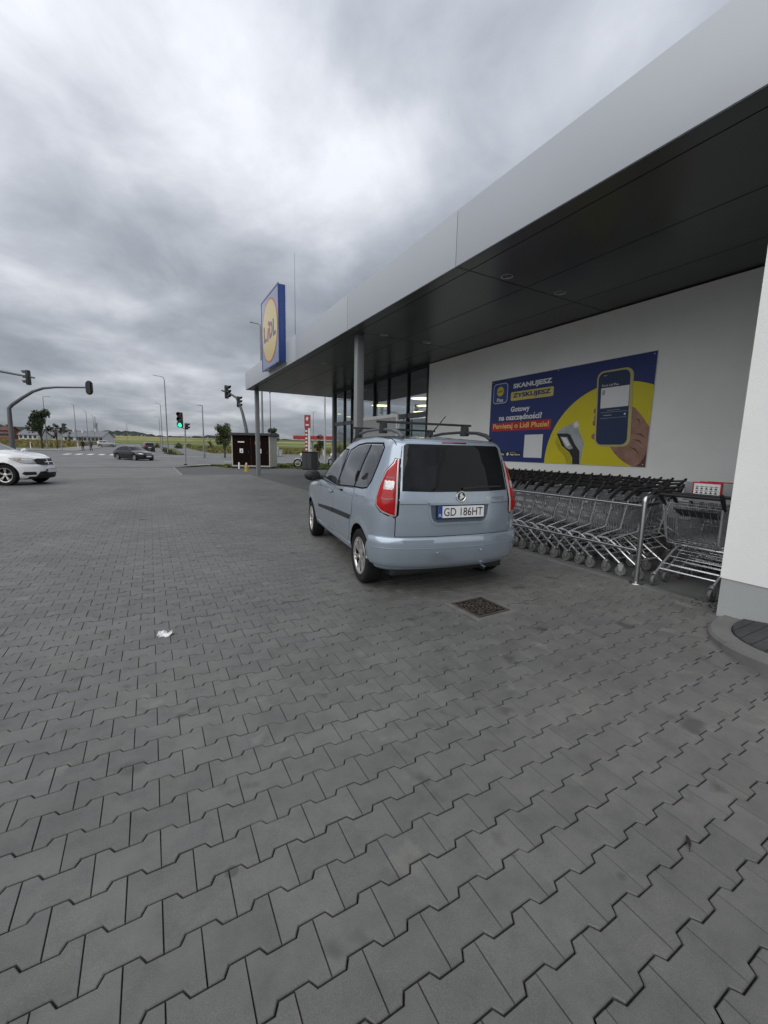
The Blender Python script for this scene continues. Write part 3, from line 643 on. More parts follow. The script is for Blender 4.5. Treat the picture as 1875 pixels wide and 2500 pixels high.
pp(rrect(0.12, 0.655, 0.13, 0.28, 0.02), 1, 'store_badge', MAT_PK); pt('Google Play', (0.27, 0.155, 0.63, 0.215), 2, MAT_PW); pp([(0.27, 0.24), (0.44, 0.24), (0.44, 0.252), (0.27, 0.252)], 2, 'badge_mark', MAT_PG); pp([(0.165, 0.15), (0.24, 0.2), (0.165, 0.25)], 2, 'badge_mark', MAT_PG)
# hand behind the phone
pp([(4.0, 1.2), (4.08, 1.17), (4.16, 1.08), (4.25, 0.98), (4.33, 0.87), (4.398, 0.78), (4.398, 0.003), (4.14, 0.003), (4.0, 0.07), (3.86, 0.16), (3.74, 0.27), (3.62, 0.42), (3.9, 0.6)], 2, 'hand', MAT_SKIN)
for a, b in (((4.12, 0.95), (4.22, 0.84)), ((4.1, 0.66), (4.36, 0.56)), ((4.08, 0.55), (4.33, 0.43)), ((4.05, 0.40), (4.28, 0.22))):
    pp([a, ((a[0]+b[0])/2+0.02, (a[1]+b[1])/2+0.045), b, ((a[0]+b[0])/2, (a[1]+b[1])/2+0.02)], 3, 'palm_crease', MAT_SK2)
pp([(4.398, 0.003), (4.398, 0.3), (4.36, 0.2), (4.30, 0.08), (4.2, 0.003)], 3, 'palm_crease', MAT_SK2)
for y in (1.16, 0.91, 0.62, 1.02): pp(rrect(3.19 if y != 1.02 else 3.21, 3.36, y-0.065, y+0.065, 0.06), 2, 'fingertip', MAT_SKIN)
ph = [(x+(1.2-y)*0.05, y) for x, y in rrect(3.24, 4.02, 0.40, 1.98, 0.16)]; pp(ph, 4, 'phone_case', MAT_PGOLD)
ph = [(x+(1.2-y)*0.05, y) for x, y in rrect(3.275, 3.955, 0.44, 1.945, 0.13)]; pp(ph, 5, 'phone_screen', MAT_PN)
pp([(3.325, 1.625), (3.93, 1.63), (3.945, 1.215), (3.345, 1.205)], 6, 'screen_card', MAT_PW); pt('Karta Lidl Plus', (3.34, 1.655, 3.70, 1.70), 6, MAT_PW, 0.0)
pp([(3.36, 1.48), (3.42, 1.48), (3.42, 1.58), (3.36, 1.58)], 7, 'card_mark', MAT_PG)
pp([(3.5, 1.15), (3.77, 1.155), (3.77, 1.163), (3.5, 1.158)], 6, 'screen_line', MAT_PG); pp([(3.36, 1.11), (3.93, 1.12), (3.93, 1.126), (3.36, 1.116)], 6, 'screen_line', MAT_PG)
pp([(3.36, 0.99), (3.93, 1.0), (3.93, 1.006), (3.36, 0.996)], 6, 'screen_line', MAT_PG); pp([(3.43, 1.045), (3.61, 1.05), (3.61, 1.065), (3.43, 1.06)], 6, 'screen_mark', MAT_PG); pp(arc(3.89, 1.06, 0.02, 0, 360, 12)[:-1], 6, 'screen_dot', MAT_PW)
pp([(3.36, 1.87), (3.43, 1.87), (3.43, 1.885), (3.36, 1.885)], 6, 'screen_mark', MAT_PG)
# hand scanner
pp([(2.29, 0.70), (2.33, 0.78), (2.5, 0.86), (2.72, 0.93), (2.82, 0.89), (2.88, 0.74), (2.97, 0.58), (3.03, 0.46), (3.0, 0.3), (2.97, 0.003), (2.77, 0.003), (2.76, 0.14), (2.67, 0.27), (2.45, 0.42)], 2, 'scanner_body', MAT_PG)
pp([(2.29, 0.70), (2.34, 0.705), (2.58, 0.70), (2.66, 0.67), (2.80, 0.45), (2.93, 0.30), (2.955, 0.003), (2.77, 0.003), (2.76, 0.14), (2.67, 0.27), (2.45, 0.42)], 3, 'scanner_grip', MAT_PK)
pp([(2.40, 0.63), (2.58, 0.62), (2.76, 0.36), (2.66, 0.335), (2.55, 0.39)], 4, 'scanner_window', MAT_PG); pp([(2.42, 0.615), (2.56, 0.605), (2.68, 0.43), (2.60, 0.40)], 5, 'scanner_window_glare', MAT_PW)
for r, ly, mt in ((0.10, 3, MAT_PW), (0.035, 4, MAT_PW)): pp([(2.79+(r if i % 2 == 0 else r*0.45)*math.cos(i*math.pi/8), 0.89+(r if i % 2 == 0 else r*0.45)*math.sin(i*math.pi/8)) for i in range(16)], ly, 'flash_mark', mt)
pp([(2.24, 0.52), (2.3, 0.62), (2.44, 0.40), (2.66, 0.26), (2.74, 0.13), (2.76, 0.003), (2.62, 0.003), (2.56, 0.16), (2.36, 0.34)], 1.6, 'printed_shadow', MAT_SHADOWY)
for u, v in ((0.05, 2.15), (2.2, 2.17), (4.35, 2.15), (0.05, 0.05), (4.35, 0.05)): mo('fixing_screw', MB().lathe([(0.012, 0), (0.01, 0.004), (0, 0.005)], 10, axis='x').xf(lambda p: Vector((-0.012-p.x, -u+p.y, v+p.z))), MAT_TRIM, PO)
# ================================================================== CARS
def smax(a, b, k): return np.maximum(a, b)+np.maximum(k-np.abs(a-b), 0)**2/(4*k)
class Shell:
    """a car body as a smooth solid: side width by height, rear and front face by height, roof line by length"""
    def __init__(s, Y, XR, XF, ZT, zb=0.2, k=(0.07, 0.10), rc=0.10, fc=0.25, crown=0.03, wrap=(1.0, 2.4, 0.25), rt=(-0.1, 0.06), ft=(2.5, 0.14), spine=0.55, flare=None):
        s.Y, s.XR, s.XF, s.ZT = [np.array(t, float) for t in (Y, XR, XF, ZT)]
        s.zb, s.k, s.rc, s.fc, s.crown, s.wrap, s.rt, s.ft, s.spine, s.flare = zb, k, rc, fc, crown, wrap, rt, ft, spine, flare
    def f(s, P):
        x, y, z = P[..., 0], np.abs(P[..., 1]), P[..., 2]
        w = np.interp(z, s.Y[:, 0], s.Y[:, 1])
        w = w - s.rt[1]*np.clip((s.rt[0]-x)/0.6, 0, 2)**2 - s.ft[1]*np.clip((x-s.ft[0])/0.9, 0, 2)**2
        if s.flare:
            for (wx, wz, r, h) in s.flare:
                d = np.hypot(x-wx, z-wz); w = w + h*np.clip(1-np.abs(d-r)/0.07, 0, 1)**2*(z < 1)
        side = y-w
        q = (y/0.75)
        rear = np.interp(z, s.XR[:, 0], s.XR[:, 1])+s.rc*q**2.6-x
        front = x-(np.interp(z, s.XF[:, 0], s.XF[:, 1])-s.fc*q**2.2)
        xe = x+s.wrap[2]*q**2*np.clip((x-s.wrap[0]+0.3)/0.5, 0, 1)*np.clip((s.wrap[1]+0.9-x)/0.9, 0, 1)
        top = z-(np.interp(xe, s.ZT[:, 0], s.ZT[:, 1])-s.crown*q**2)
        a = smax(side, rear, s.k[1]); a = smax(a, front, s.k[1]); a = smax(a, top, s.k[0]); return smax(a, s.zb-z, 0.06)
    def cast(s, O, D, tmax=2.2):
        O = np.asarray(O, float); D = np.asarray(D, float); lo = np.zeros(len(O)); hi = np.full(len(O), tmax)
        for _ in range(34):
            m = (lo+hi)/2; ins = s.f(O+D*m[:, None]) < 0; lo = np.where(ins, m, lo); hi = np.where(ins, hi, m)
        return O+D*hi[:, None]
    def normal(s, P):
        e = 0.004; g = np.stack([s.f(P+d)-s.f(P-d) for d in np.eye(3)*e], -1); return g/np.linalg.norm(g, axis=1, keepdims=True)
    def body(s, name, mat, wheels, arch, parent, n=(84, 36, 30), well=None):
        x0, x1 = s.XR[:, 1].min()-0.1, s.XF[:, 1].max()+0.1; nx, ny, nz = n
        bm = bmesh.new()
        def face(us, vs, fn):
            U, V = np.meshgrid(us, vs, indexing='ij'); T = np.stack(fn(U, V), -1).reshape(-1, 3)
            O = T.copy(); O[:, 0] = np.clip(O[:, 0], x0+0.75, x1-0.85); O[:, 1] = 0; O[:, 2] = s.spine
            P = s.cast(O, (T-O), 1.5)
            vv = [bm.verts.new(p) for p in P]; m = len(vs)
            return [(vv[i*m+j], vv[(i+1)*m+j], vv[(i+1)*m+j+1], vv[i*m+j+1]) for i in range(len(us)-1) for j in range(m-1)]
        ax, ay, az = np.linspace(x0, x1, nx), np.linspace(-1.1, 1.1, ny), np.linspace(0.0, 1.75, nz); c = np.full
        fs = []
        fs += face(ax, az, lambda U, V: (U, c(U.shape, 1.1), V)); fs += [q[::-1] for q in face(ax, az, lambda U, V: (U, c(U.shape, -1.1), V))]
        fs += [q[::-1] for q in face(ax, ay, lambda U, V: (U, V, c(U.shape, 1.75)))]; fs += face(ax, ay, lambda U, V: (U, V, c(U.shape, 0.0)))
        fs += face(ay, az, lambda U, V: (c(U.shape, x0), U, V)); fs += [q[::-1] for q in face(ay, az, lambda U, V: (c(U.shape, x1), U, V))]
        for q in fs:
            try: bm.faces.new(q)
            except ValueError: pass
        bmesh.ops.remove_doubles(bm, verts=bm.verts, dist=0.0008); bmesh.ops.recalc_face_normals(bm, faces=bm.faces)
        me = bpy.data.meshes.new(name); bm.to_mesh(me); bm.free(); me.materials.append(mat)
        o = ob(name, me, parent)
        cut = MB()
        for wx, wz in wheels:
            for sgn_ in (1, -1):
                y0, y1 = (0.52, 1.2) if sgn_ > 0 else (-1.2, -0.52)
                prof = [(math.cos(a)*arch, math.sin(a)*arch) for a in np.linspace(0, 2*math.pi, 49)[:-1]]; m = 48
                vs = [(wx+p, y0, wz+q) for p, q in prof]+[(wx+p, y1, wz+q) for p, q in prof]
                cut.add(vs, [tuple(range(m)), tuple(range(2*m-1, m-1, -1))]+[(i, m+i, m+(i+1) % m, (i+1) % m) for i in range(m)])
        cme = cut.mesh('cut', MAT_WELL); co = bpy.data.objects.new('cut', cme); COL.objects.link(co)
        bmc = bmesh.new(); bmc.from_mesh(cme); bmesh.ops.recalc_face_normals(bmc, faces=bmc.faces); bmc.to_mesh(cme); bmc.free()
        me.materials.append(MAT_WELL)
        md = o.modifiers.new('b', 'BOOLEAN'); md.object = co; md.operation = 'DIFFERENCE'; md.solver = 'EXACT'; md.material_mode = 'TRANSFER'
        pm_ = o.parent; o.parent = None
        dg = bpy.context.evaluated_depsgraph_get(); nm = bpy.data.meshes.new_from_object(o.evaluated_get(dg)); nm.name = name
        o.modifiers.clear(); o.data = nm; o.parent = pm_; bpy.data.objects.remove(co)
        nm.polygons.foreach_set('use_smooth', [True]*len(nm.polygons)); nm.set_sharp_from_angle(angle=rad(38)); nm.update()
        return o
    def rays(s, uv, mode, par=None):
        uv = np.asarray(uv, float); n = len(uv); O = np.zeros((n, 3)); D = np.zeros((n, 3))
        if mode in ('L', 'R'):
            O[:, 0], O[:, 2] = uv[:, 0], uv[:, 1]; D[:, 1] = 1 if mode == 'L' else -1
        elif mode == 'rear': O[:, 0] = 0.4; O[:, 1], O[:, 2] = uv[:, 0], uv[:, 1]; D[:, 0] = -1
        elif mode == 'front': O[:, 0] = par or 1.6; O[:, 1], O[:, 2] = uv[:, 0], uv[:, 1]; D[:, 0] = 1
        elif mode == 'top': O[:, 0], O[:, 1] = uv[:, 0], uv[:, 1]; O[:, 2] = 0.6; D[:, 2] = 1
        elif mode == 'cyl':   # u = angle in degrees round a vertical axis at par, 180 = straight back, v = height
            a = np.radians(uv[:, 0]); O[:, 0], O[:, 1] = par; O[:, 2] = uv[:, 1]; D[:, 0] = np.cos(a); D[:, 1] = np.sin(a)
        return O, D
    def patch(s, name, poly, mode, off, mat, parent, step=0.06, rim=None, depth=0.012, par=None, dstep=None, ring=None, scale=1.0, offfn=None):
        """a panel lying on the body: polygon in the given view, lifted by off, with a turned-down edge"""
        sc_ = (lambda p: (p[0]/scale, p[1])) if mode == 'cyl' else (lambda p: p)
        pl = dense(poly, dstep or step*0.6)
        if area2(pl) < 0: pl = pl[::-1]
        v, f, border = fill(pl, step, ring)
        uv = [((p[0]*scale, p[1]) if mode == 'cyl' else p) for p in v]
        O, D = s.rays(uv, mode, par); P = s.cast(O, D, 3.5); N = s.normal(P)
        edge = off-(rim if rim is not None else min(off*0.6, 0.004)); bd = np.array([i in border for i in range(len(v))])
        full = np.array([offfn(*q) for q in v]) if offfn else np.full(len(v), off)
        Q = P+N*np.where(bd, full-(off-edge), full)[:, None]
        vs = [tuple(p) for p in Q]; fs = []
        for t in f:
            a, b, c = (Q[i] for i in t[:3]); nn = np.cross(b-a, c-a)
            fs.append(t if nn@N[t[0]] > 0 else t[::-1])
        # rim
        from collections import Counter
        ec = Counter()
        for t in fs:
            for i in range(len(t)): ec[(t[i], t[(i+1) % len(t)])] += 1
        base = {}
        for (a, b) in [e for e in ec if (e[1], e[0]) not in ec]:
            for q in (a, b):
                if q not in base: base[q] = len(vs); vs.append(tuple(P[q]-N[q]*depth))
            fs.append((b, a, base[a], base[b]))
        return mo(name, MB().add(vs, fs), mat, parent, 40)
    def strip(s, name, pts, mode, w, off, mat, parent, par=None, step=0.03):
        """a narrow band that follows a line on the body"""
        d = []
        for p, q in zip(pts, pts[1:]):
            n = max(1, int(math.hypot(q[0]-p[0], q[1]-p[1])/step)); d += [(p[0]+(q[0]-p[0])*k/n, p[1]+(q[1]-p[1])*k/n) for k in range(n)]
        d.append(pts[-1]); O, D = s.rays(d, mode, par); P = s.cast(O, D, 3.5); N = s.normal(P); T = np.gradient(P, axis=0); B = np.cross(T, N); B /= np.linalg.norm(B, axis=1, keepdims=True)
        h = w/2; vs = []
        for p, n, b in zip(P, N, B): vs += [p-b*h-n*0.003, p-b*h*0.75+n*off, p+b*h*0.75+n*off, p+b*h-n*0.003]
        fs = [(i*4+k, i*4+k+1, (i+1)*4+k+1, (i+1)*4+k) for i in range(len(P)-1) for k in range(3)]
        return mo(name, MB().add(vs, fs), mat, parent, 30)
def car_paint(name, col, rough=0.32, metal=0.55): return M(name, col, rough, metal, var=0.035, vs=2.0, coat=1.0, spec=0.5)
MAT_WELL = M('wheel well', (0.01, 0.01, 0.01), 0.95, spec=0.1)
MAT_TYRE = M('tyre rubber', (0.014, 0.014, 0.015), 0.85, var=0.2, vs=20, bump=0.2, bs=120, spec=0.25)
MAT_RIM = M('alloy wheel', (0.62, 0.61, 0.59), 0.3, 0.85, var=0.06, vs=12); MAT_DISC = M('brake disc', (0.012, 0.012, 0.012), 0.7, 0.2)
MAT_CGLASS = M('dark car glass', (0.004, 0.005, 0.006), 0.03, 0.0, spec=0.4, var=0.1, ior=1.45)
MAT_CGLASS2 = M('grey car glass', (0.028, 0.031, 0.034), 0.02, 0.0, spec=0.9, var=0.25, vs=3, ior=1.75)
MAT_BPLAST = M('black plastic', (0.018, 0.019, 0.02), 0.55, var=0.1, bump=0.1, bs=200); MAT_GAP = M('panel gap', (0.006, 0.006, 0.007), 0.9, spec=0.1)
MAT_CHROME = M('chrome', (0.75, 0.76, 0.77), 0.12, 1.0, var=0.04); MAT_LRED = M('red lamp', (0.30, 0.003, 0.005), 0.15, coat=0.25, var=0.3, vs=9, col2=(0.44, 0.006, 0.008), spec=0.3)
MAT_LDRED = M('deep red lamp', (0.16, 0.002, 0.004), 0.1, coat=1.0); MAT_LCLEAR = M('clear lamp', (0.55, 0.56, 0.57), 0.1, 0.3, coat=1.0, var=0.3, vs=25)
MAT_PLATE = M('plate white', (0.72, 0.73, 0.74), 0.4, var=0.02); MAT_PLATEB = M('plate blue', (0.012, 0.05, 0.27), 0.4); MAT_INK = M('plate black', (0.012, 0.012, 0.014), 0.5)
WMESH = {}
def wheel_meshes(R, w, rimr, spokes):
    key = (R, w, rimr, spokes)
    if key in WMESH: return WMESH[key]
    h = w/2
    t = MB().lathe([(rimr-0.01, -h*0.8), (rimr+0.012, -h*0.92), (R*0.90, -h), (R*0.965, -h*0.86), (R*0.995, -h*0.55), (R, -h*0.3), (R*0.985, -h*0.27), (R*0.985, -h*0.22), (R, -h*0.19), (R, h*0.19), (R*0.985, h*0.22), (R*0.985, h*0.27), (R, h*0.3), (R*0.995, h*0.55), (R*0.965, h*0.86), (R*0.90, h), (rimr+0.012, h*0.92), (rimr-0.01, h*0.8)], 48, axis='y').mesh('wheel', MAT_TYRE, 30)
    r = MB().lathe([(rimr+0.008, h*0.86), (rimr+0.006, h*0.95), (rimr-0.012, h*0.9), (rimr-0.018, h*0.72)], 48, axis='y')
    for i in range(spokes):
        a = 2*math.pi*i/spokes
        for da, wd in ((0.13, 0.0125), (-0.13, 0.0125)):
            p0 = Vector((math.cos(a+da*0.35)*0.045, h*0.72, math.sin(a+da*0.35)*0.045)); p1 = Vector((math.cos(a+da)*(rimr-0.012), h*0.88, math.sin(a+da)*(rimr-0.012)))
            d = (p1-p0).normalized(); u = d.cross(Vector((0, 1, 0))).normalized(); n = Vector((0, 1, 0))
            r.add([p0-u*wd-n*0.02, p0-u*wd*0.8+n*0.004, p0+u*wd*0.8+n*0.004, p0+u*wd-n*0.02, p1-u*wd-n*0.03, p1-u*wd*0.75, p1+u*wd*0.75, p1+u*wd-n*0.03],
                  [(0, 4, 5, 1), (1, 5, 6, 2), (2, 6, 7, 3), (3, 7, 4, 0), (4, 7, 6, 5), (0, 1, 2, 3)])
    r.lathe([(0.062, h*0.5), (0.062, h*0.74), (0.05, h*0.8), (0.03, h*0.8), (0.028, h*0.77), (0.0, h*0.77)], 24, axis='y')
    r = r.mesh('rim', MAT_RIM, 30)
    d = MB().lathe([(0.0, h*0.1), (rimr-0.02, h*0.1), (rimr-0.02, -h*0.7)], 32, axis='y').mesh('brake_disc', MAT_DISC, 30)
    WMESH[key] = (t, r, d); return WMESH[key]
def add_wheel(parent, x, y, z, R, w, rimr, spokes, a0=0.0, steer=0.0):
    t, r, d = wheel_meshes(R, w, rimr, spokes); o = ob('wheel', t, parent, (x, y, z), (0, a0, steer if y > 0 else math.pi+steer))
    ob('rim', r, o); ob('brake_disc', d, o); return o
def plate_text(parent, s, o, u, n, w=0.52, h=0.114, eu=True, border=True):
    """number plate at o, u = reading direction, n = outward"""
    u, n = Vector(u), Vector(n); up = n.cross(u)
    P = lambda a, b, c: Vector(o)+u*a+up*b+n*c
    def quad(name, a0, a1, b0, b1, c, mat, par, th=0.0):
        vs = [P(a0, b0, c), P(a1, b0, c), P(a1, b1, c), P(a0, b1, c)]; vs += [v-n*(th or 0.002) for v in vs]
        return mo(name, MB().add(vs, [(0, 1, 2, 3), (0, 4, 5, 1), (1, 5, 6, 2), (2, 6, 7, 3), (3, 7, 4, 0)]), mat, par)
    pl = quad('licence_plate', -w/2-0.008, w/2+0.008, -h/2-0.012, h/2+0.008, 0.004, MAT_INK, parent, 0.02)
    quad('plate_face', -w/2, w/2, -h/2, h/2, 0.0065, MAT_PLATE, pl)
    if eu:
        quad('plate_band', -w/2, -w/2+0.045, -h/2, h/2, 0.0085, MAT_PLATEB, pl)
        v, f = text2d('PL', (-w/2+0.008, -h/2+0.012, -w/2+0.037, -h/2+0.04), 0.01); mo('plate_letters', MB().add([P(a, b, 0.0105) for a, b in v], f), MAT_PLATE, pl)
    if s:
        v, f = text2d(s, (-w/2+0.062, -h/2+0.017, w/2-0.018, h/2-0.017), 0.004); mo('plate_letters', MB().add([P(a, b, 0.0085) for a, b in v], f), MAT_INK, pl)
    return pl

# ------------------------------------------------------------------ the pale blue estate car
CARH = rad(90)-0.1418
RM = thing('parked_car', 'pale metallic blue tall estate car with roof bars parked by the cart bay', 'car', (2.747, 3.824, 0.0), CARH)
MAT_BLUEP = car_paint('pale blue metallic paint', (0.345, 0.405, 0.475), 0.26, 0.5)
ROO = Shell(Y=[(0.1, 0.74), (0.22, 0.79), (0.4, 0.825), (0.6, 0.842), (0.85, 0.84), (0.95, 0.826), (1.05, 0.792), (1.25, 0.73), (1.5, 0.655), (1.6, 0.61), (1.8, 0.5)],
    XR=[(0.1, -0.56), (0.3, -0.62), (0.5, -0.655), (0.75, -0.668), (0.95, -0.665), (1.05, -0.645), (1.3, -0.575), (1.5, -0.505), (1.58, -0.42), (1.7, -0.2)],
    XF=[(0.1, 3.3), (0.3, 3.44), (0.5, 3.47), (0.68, 3.44), (0.8, 3.34), (0.9, 3.2), (1.1, 2.9), (1.7, 2.9)],
    ZT=[(-0.7, 1.525), (-0.45, 1.56), (-0.2, 1.58), (0.2, 1.605), (0.65, 1.60), (1.0, 1.57), (1.3, 1.51), (1.6, 1.385), (2.35, 1.03), (2.5, 0.985), (2.9, 0.93), (3.25, 0.83), (3.5, 0.7)],
    zb=0.25, k=(0.06, 0.12), rc=0.125, fc=0.28, flare=[(0.0, 0.3, 0.37, 0.012), (2.61, 0.3, 0.37, 0.012)])
ROO.body('body', MAT_BLUEP, [(0.0, 0.3), (2.61, 0.3)], 0.352, RM, n=(110, 44, 42))
for wx in (0.0, 2.61):
    for sy in (1, -1): add_wheel(RM, wx, sy*0.742, 0.298, 0.298, 0.195, 0.196, 7, 0.3+wx, -0.06 if wx else 0)
mo('underbody', MB().box(-0.50, 3.1, -0.66, 0.66, 0.19, 0.3, 0.03), MAT_BPLAST, RM)
def mir(poly): return poly
FW = [(1.80, 1.052), (1.07, 1.0), (1.02, 1.2), (0.965, 1.425), (1.2, 1.432), (1.42, 1.33), (1.62, 1.19)]
RW = [(0.985, 1.0), (0.325, 1.032), (0.265, 1.28), (0.165, 1.492), (0.34, 1.496), (0.58, 1.475), (0.84, 1.415), (0.93, 1.23)]
QW = [(0.275, 1.034), (0.02, 1.042), (-0.10, 1.06), (-0.165, 1.12), (-0.215, 1.3), (-0.245, 1.45), (-0.2, 1.487), (0.11, 1.49), (0.205, 1.28)]
FD = [(1.125, 0.97), (1.125, 0.36), (1.95, 0.35), (2.02, 0.45), (2.06, 0.7), (2.02, 0.95), (1.9, 1.0)]
RD = [(1.115, 0.965), (1.115, 0.36), (0.48, 0.365), (0.40, 0.46), (0.36, 0.6), (0.27, 0.74), (0.255, 1.005)]
for sd_ in 'LR':
    for nm, poly, mt in (('side_window', FW, MAT_CGLASS2), ('side_window', RW, MAT_CGLASS2), ('quarter_window', QW, MAT_CGLASS2)):
        fr_ = ROO.patch(nm, poly, sd_, 0.003, mt, RM, 0.06)
    ROO.strip('window_seal', [(0.98, 0.988), (0.3, 1.022), (0.02, 1.03), (-0.12, 1.05), (-0.185, 1.12), (-0.235, 1.3), (-0.265, 1.46), (-0.2, 1.505), (0.34, 1.512), (0.6, 1.492), (0.86, 1.43), (0.95, 1.25), (1.0, 0.99)], sd_, 0.022, 0.0035, MAT_GAP, RM)
    ROO.strip('window_seal', [(1.84, 1.046), (1.04, 0.988), (0.995, 1.2), (0.94, 1.436), (1.2, 1.446), (1.44, 1.342), (1.65, 1.195), (1.84, 1.046)], sd_, 0.02, 0.0035, MAT_GAP, RM)
    ROO.strip('window_seal', [(0.30, 1.03), (0.235, 1.29), (0.14, 1.49)], sd_, 0.034, 0.0042, MAT_GAP, RM)
    for nm, poly in (('front_door', FD), ('rear_door', RD)):
        gp = ROO.patch('door_gap', inset(poly if area2(poly) > 0 else poly[::-1], -0.006), sd_, 0.0012, MAT_GAP, RM, 0.09)
        d = ROO.patch(nm, poly, sd_, 0.005, MAT_BLUEP, RM, 0.07, rim=0.002)
        hx, hz = (1.25, 0.885) if nm == 'front_door' else (0.42, 0.93)
        if nm == 'front_door':
            ROO.patch('handle_recess', [(hx-0.09, hz-0.03), (hx+0.09, hz-0.03), (hx+0.09, hz+0.025), (hx-0.09, hz+0.025)], sd_, 0.0062, MAT_GAP, d, 0.04)
            ROO.patch('handle', rrect(hx-0.1, hx+0.1, hz-0.014, hz+0.016, 0.012), sd_, 0.028, MAT_BLUEP, d, 0.03, depth=-0.012)
        else: ROO.patch('handle', rrect(0.27, 0.33, 1.08, 1.2, 0.02), sd_, 0.012, MAT_GAP, d, 0.03)
    ROO.patch('rub_strip', [(1.98, 0.585), (1.135, 0.615), (1.135, 0.672), (1.98, 0.622)], sd_, 0.016, MAT_BPLAST, RM, 0.05)
    ROO.patch('rub_strip', [(1.105, 0.617), (0.36, 0.645), (0.32, 0.70), (1.105, 0.674)], sd_, 0.016, MAT_BPLAST, RM, 0.05)
    ROO.patch('sill', [(2.2, 0.29), (0.40, 0.29), (0.38, 0.352), (2.22, 0.352)], sd_, 0.010, MAT_BLUEP, RM, 0.06)
    sg = 1 if sd_ == 'L' else -1
    mi = MB().lathe([(0, -0.075), (0.055, -0.07), (0.085, -0.04), (0.092, 0.0), (0.085, 0.03), (0.06, 0.045), (0, 0.05)], 24, axis='x')
    mi.xf(lambda p: Vector((1.86+p.x*0.95, sg*(0.965+p.y*1.28), 1.055+p.z*0.88)))
    mr = mo('wing_mirror', mi, MAT_BPLAST, RM, 40); mo('mirror_arm', MB().tube([(1.86, sg*0.80, 1.02), (1.865, sg*0.92, 1.03)], [0.03, 0.04], 10), MAT_BPLAST, mr, 40)
    mo('mirror_glass', MB().lathe([(0.0, -0.053), (0.068, -0.053)], 20, axis='x').xf(lambda p: Vector((1.845+p.x*0.6, sg*(0.965+p.y*1.25), 1.055+p.z*0.85))), MAT_CHROME, mr)
    # roof rail
    rp = [(-0.38, 0.515, 1.565), (-0.28, 0.52, 1.615), (-0.1, 0.522, 1.648), (0.3, 0.522, 1.668), (0.7, 0.52, 1.665), (1.0, 0.518, 1.638), (1.22, 0.515, 1.585), (1.32, 0.51, 1.535)]
    mo('roof_rail', MB().tube([(x, sg*y, z) for x, y, z in rp], [0.02, 0.022, 0.019, 0.017, 0.017, 0.018, 0.02, 0.018], 10), MAT_BPLAST if sg < 0 else M('grey rail', (0.12, 0.13, 0.14), 0.45, 0.5), RM, 40)
    for bx, bz in ((0.16, 1.745), (1.06, 1.715)):
        ft = MB().box(bx-0.045, bx+0.045, sg*0.52-0.035, sg*0.52+0.035, bz-0.125, bz-0.005, 0.012); ft.xf(lambda p: Vector((bx+(p.x-bx)*(1.25-(p.z-bz+0.125)*4.2), p.y, p.z)))
        mo('rack_foot', ft, MAT_BPLAST, RM, 40)
for bx, bz in ((0.16, 1.745), (1.06, 1.715)): mo('rack_bar', MB().box(bx-0.016, bx+0.016, -0.60, 0.60, bz-0.012, bz+0.012, 0.005), MAT_BPLAST, RM, 40)
mo('antenna', MB().tube([(0.1, -0.02, 1.595), (0.05, -0.02, 1.63), (-0.24, -0.03, 1.80)], [0.02, 0.007, 0.005], 8), MAT_BPLAST, RM, 40)
# tail
gp = ROO.patch('tailgate_gap', [(0.663, 0.605), (0.663, 0.80), (0.638, 0.825), (0.627, 1.0), (0.583, 1.36), (0.545, 1.533), (-0.545, 1.533), (-0.583, 1.36), (-0.627, 1.0), (-0.638, 0.825), (-0.663, 0.80), (-0.663, 0.605)], 'rear', 0.0012, MAT_GAP, RM, 0.08)
TG = ROO.patch('tailgate', [(0.655, 0.612), (0.655, 0.797), (0.630, 0.82), (0.619, 1.0), (0.575, 1.36), (0.538, 1.526), (-0.538, 1.526), (-0.575, 1.36), (-0.619, 1.0), (-0.630, 0.82), (-0.655, 0.797), (-0.655, 0.612)], 'rear', 0.005, MAT_BLUEP, RM, 0.035, rim=0.002)
RWN = ROO.patch('rear_window', [(0.596, 1.05), (0.568, 1.30), (0.540, 1.48), (0.515, 1.497), (-0.515, 1.497), (-0.540, 1.48), (-0.568, 1.30), (-0.596, 1.05), (-0.3, 1.043), (0.3, 1.043)], 'rear', 0.0095, MAT_CGLASS, RM, 0.035, rim=0.002)
ROO.strip('wiper', [(-0.02, 1.07), (-0.22, 1.082), (-0.5, 1.085)], 'rear', 0.022, 0.03, MAT_BPLAST, RWN)
ROO.strip('crease', [(0.618, 0.925), (0.36, 0.925)], 'rear', 0.006, 0.0055, MAT_GAP, TG); ROO.strip('crease', [(-0.36, 0.925), (-0.618, 0.925)], 'rear', 0.006, 0.0055, MAT_GAP, TG)
rec = [(0.34, 0.925), (0.325, 0.80), (0.30, 0.755), (0.26, 0.735), (-0.26, 0.735), (-0.30, 0.755), (-0.325, 0.80), (-0.34, 0.925)]
# number plate recess: patch with raised lip, the hollow's shade put into its darker blue
lip = ROO.patch('plate_recess', rec, 'rear', 0.0065, M('shaded recess paint', (0.10, 0.135, 0.185), 0.4, 0.5, coat=0.6), TG, 0.05, rim=0.0)
ROO.strip('recess_lip', [rec[0], rec[1], rec[2], rec[3], rec[4], rec[5], rec[6], rec[7]], 'rear', 0.03, 0.014, MAT_BLUEP, TG)
ROO.strip('plate_hood', [(0.345, 0.93), (-0.345, 0.93)], 'rear', 0.026, 0.03, MAT_BLUEP, TG)
plate_text(RM, 'GD 186HT', (-0.686, 0.0, 0.852), (0, -1, 0), (-1, 0, 0.02))
em = mo('emblem', MB().lathe([(0.0, 0.006), (0.043, 0.006), (0.047, 0.009), (0.052, 0.009), (0.055, 0.0), (0.055, -0.01)], 30, axis='x').xf(lambda p: Vector((-0.672-p.x, p.y, 1.0+p.z))), MAT_CHROME, TG, 35)
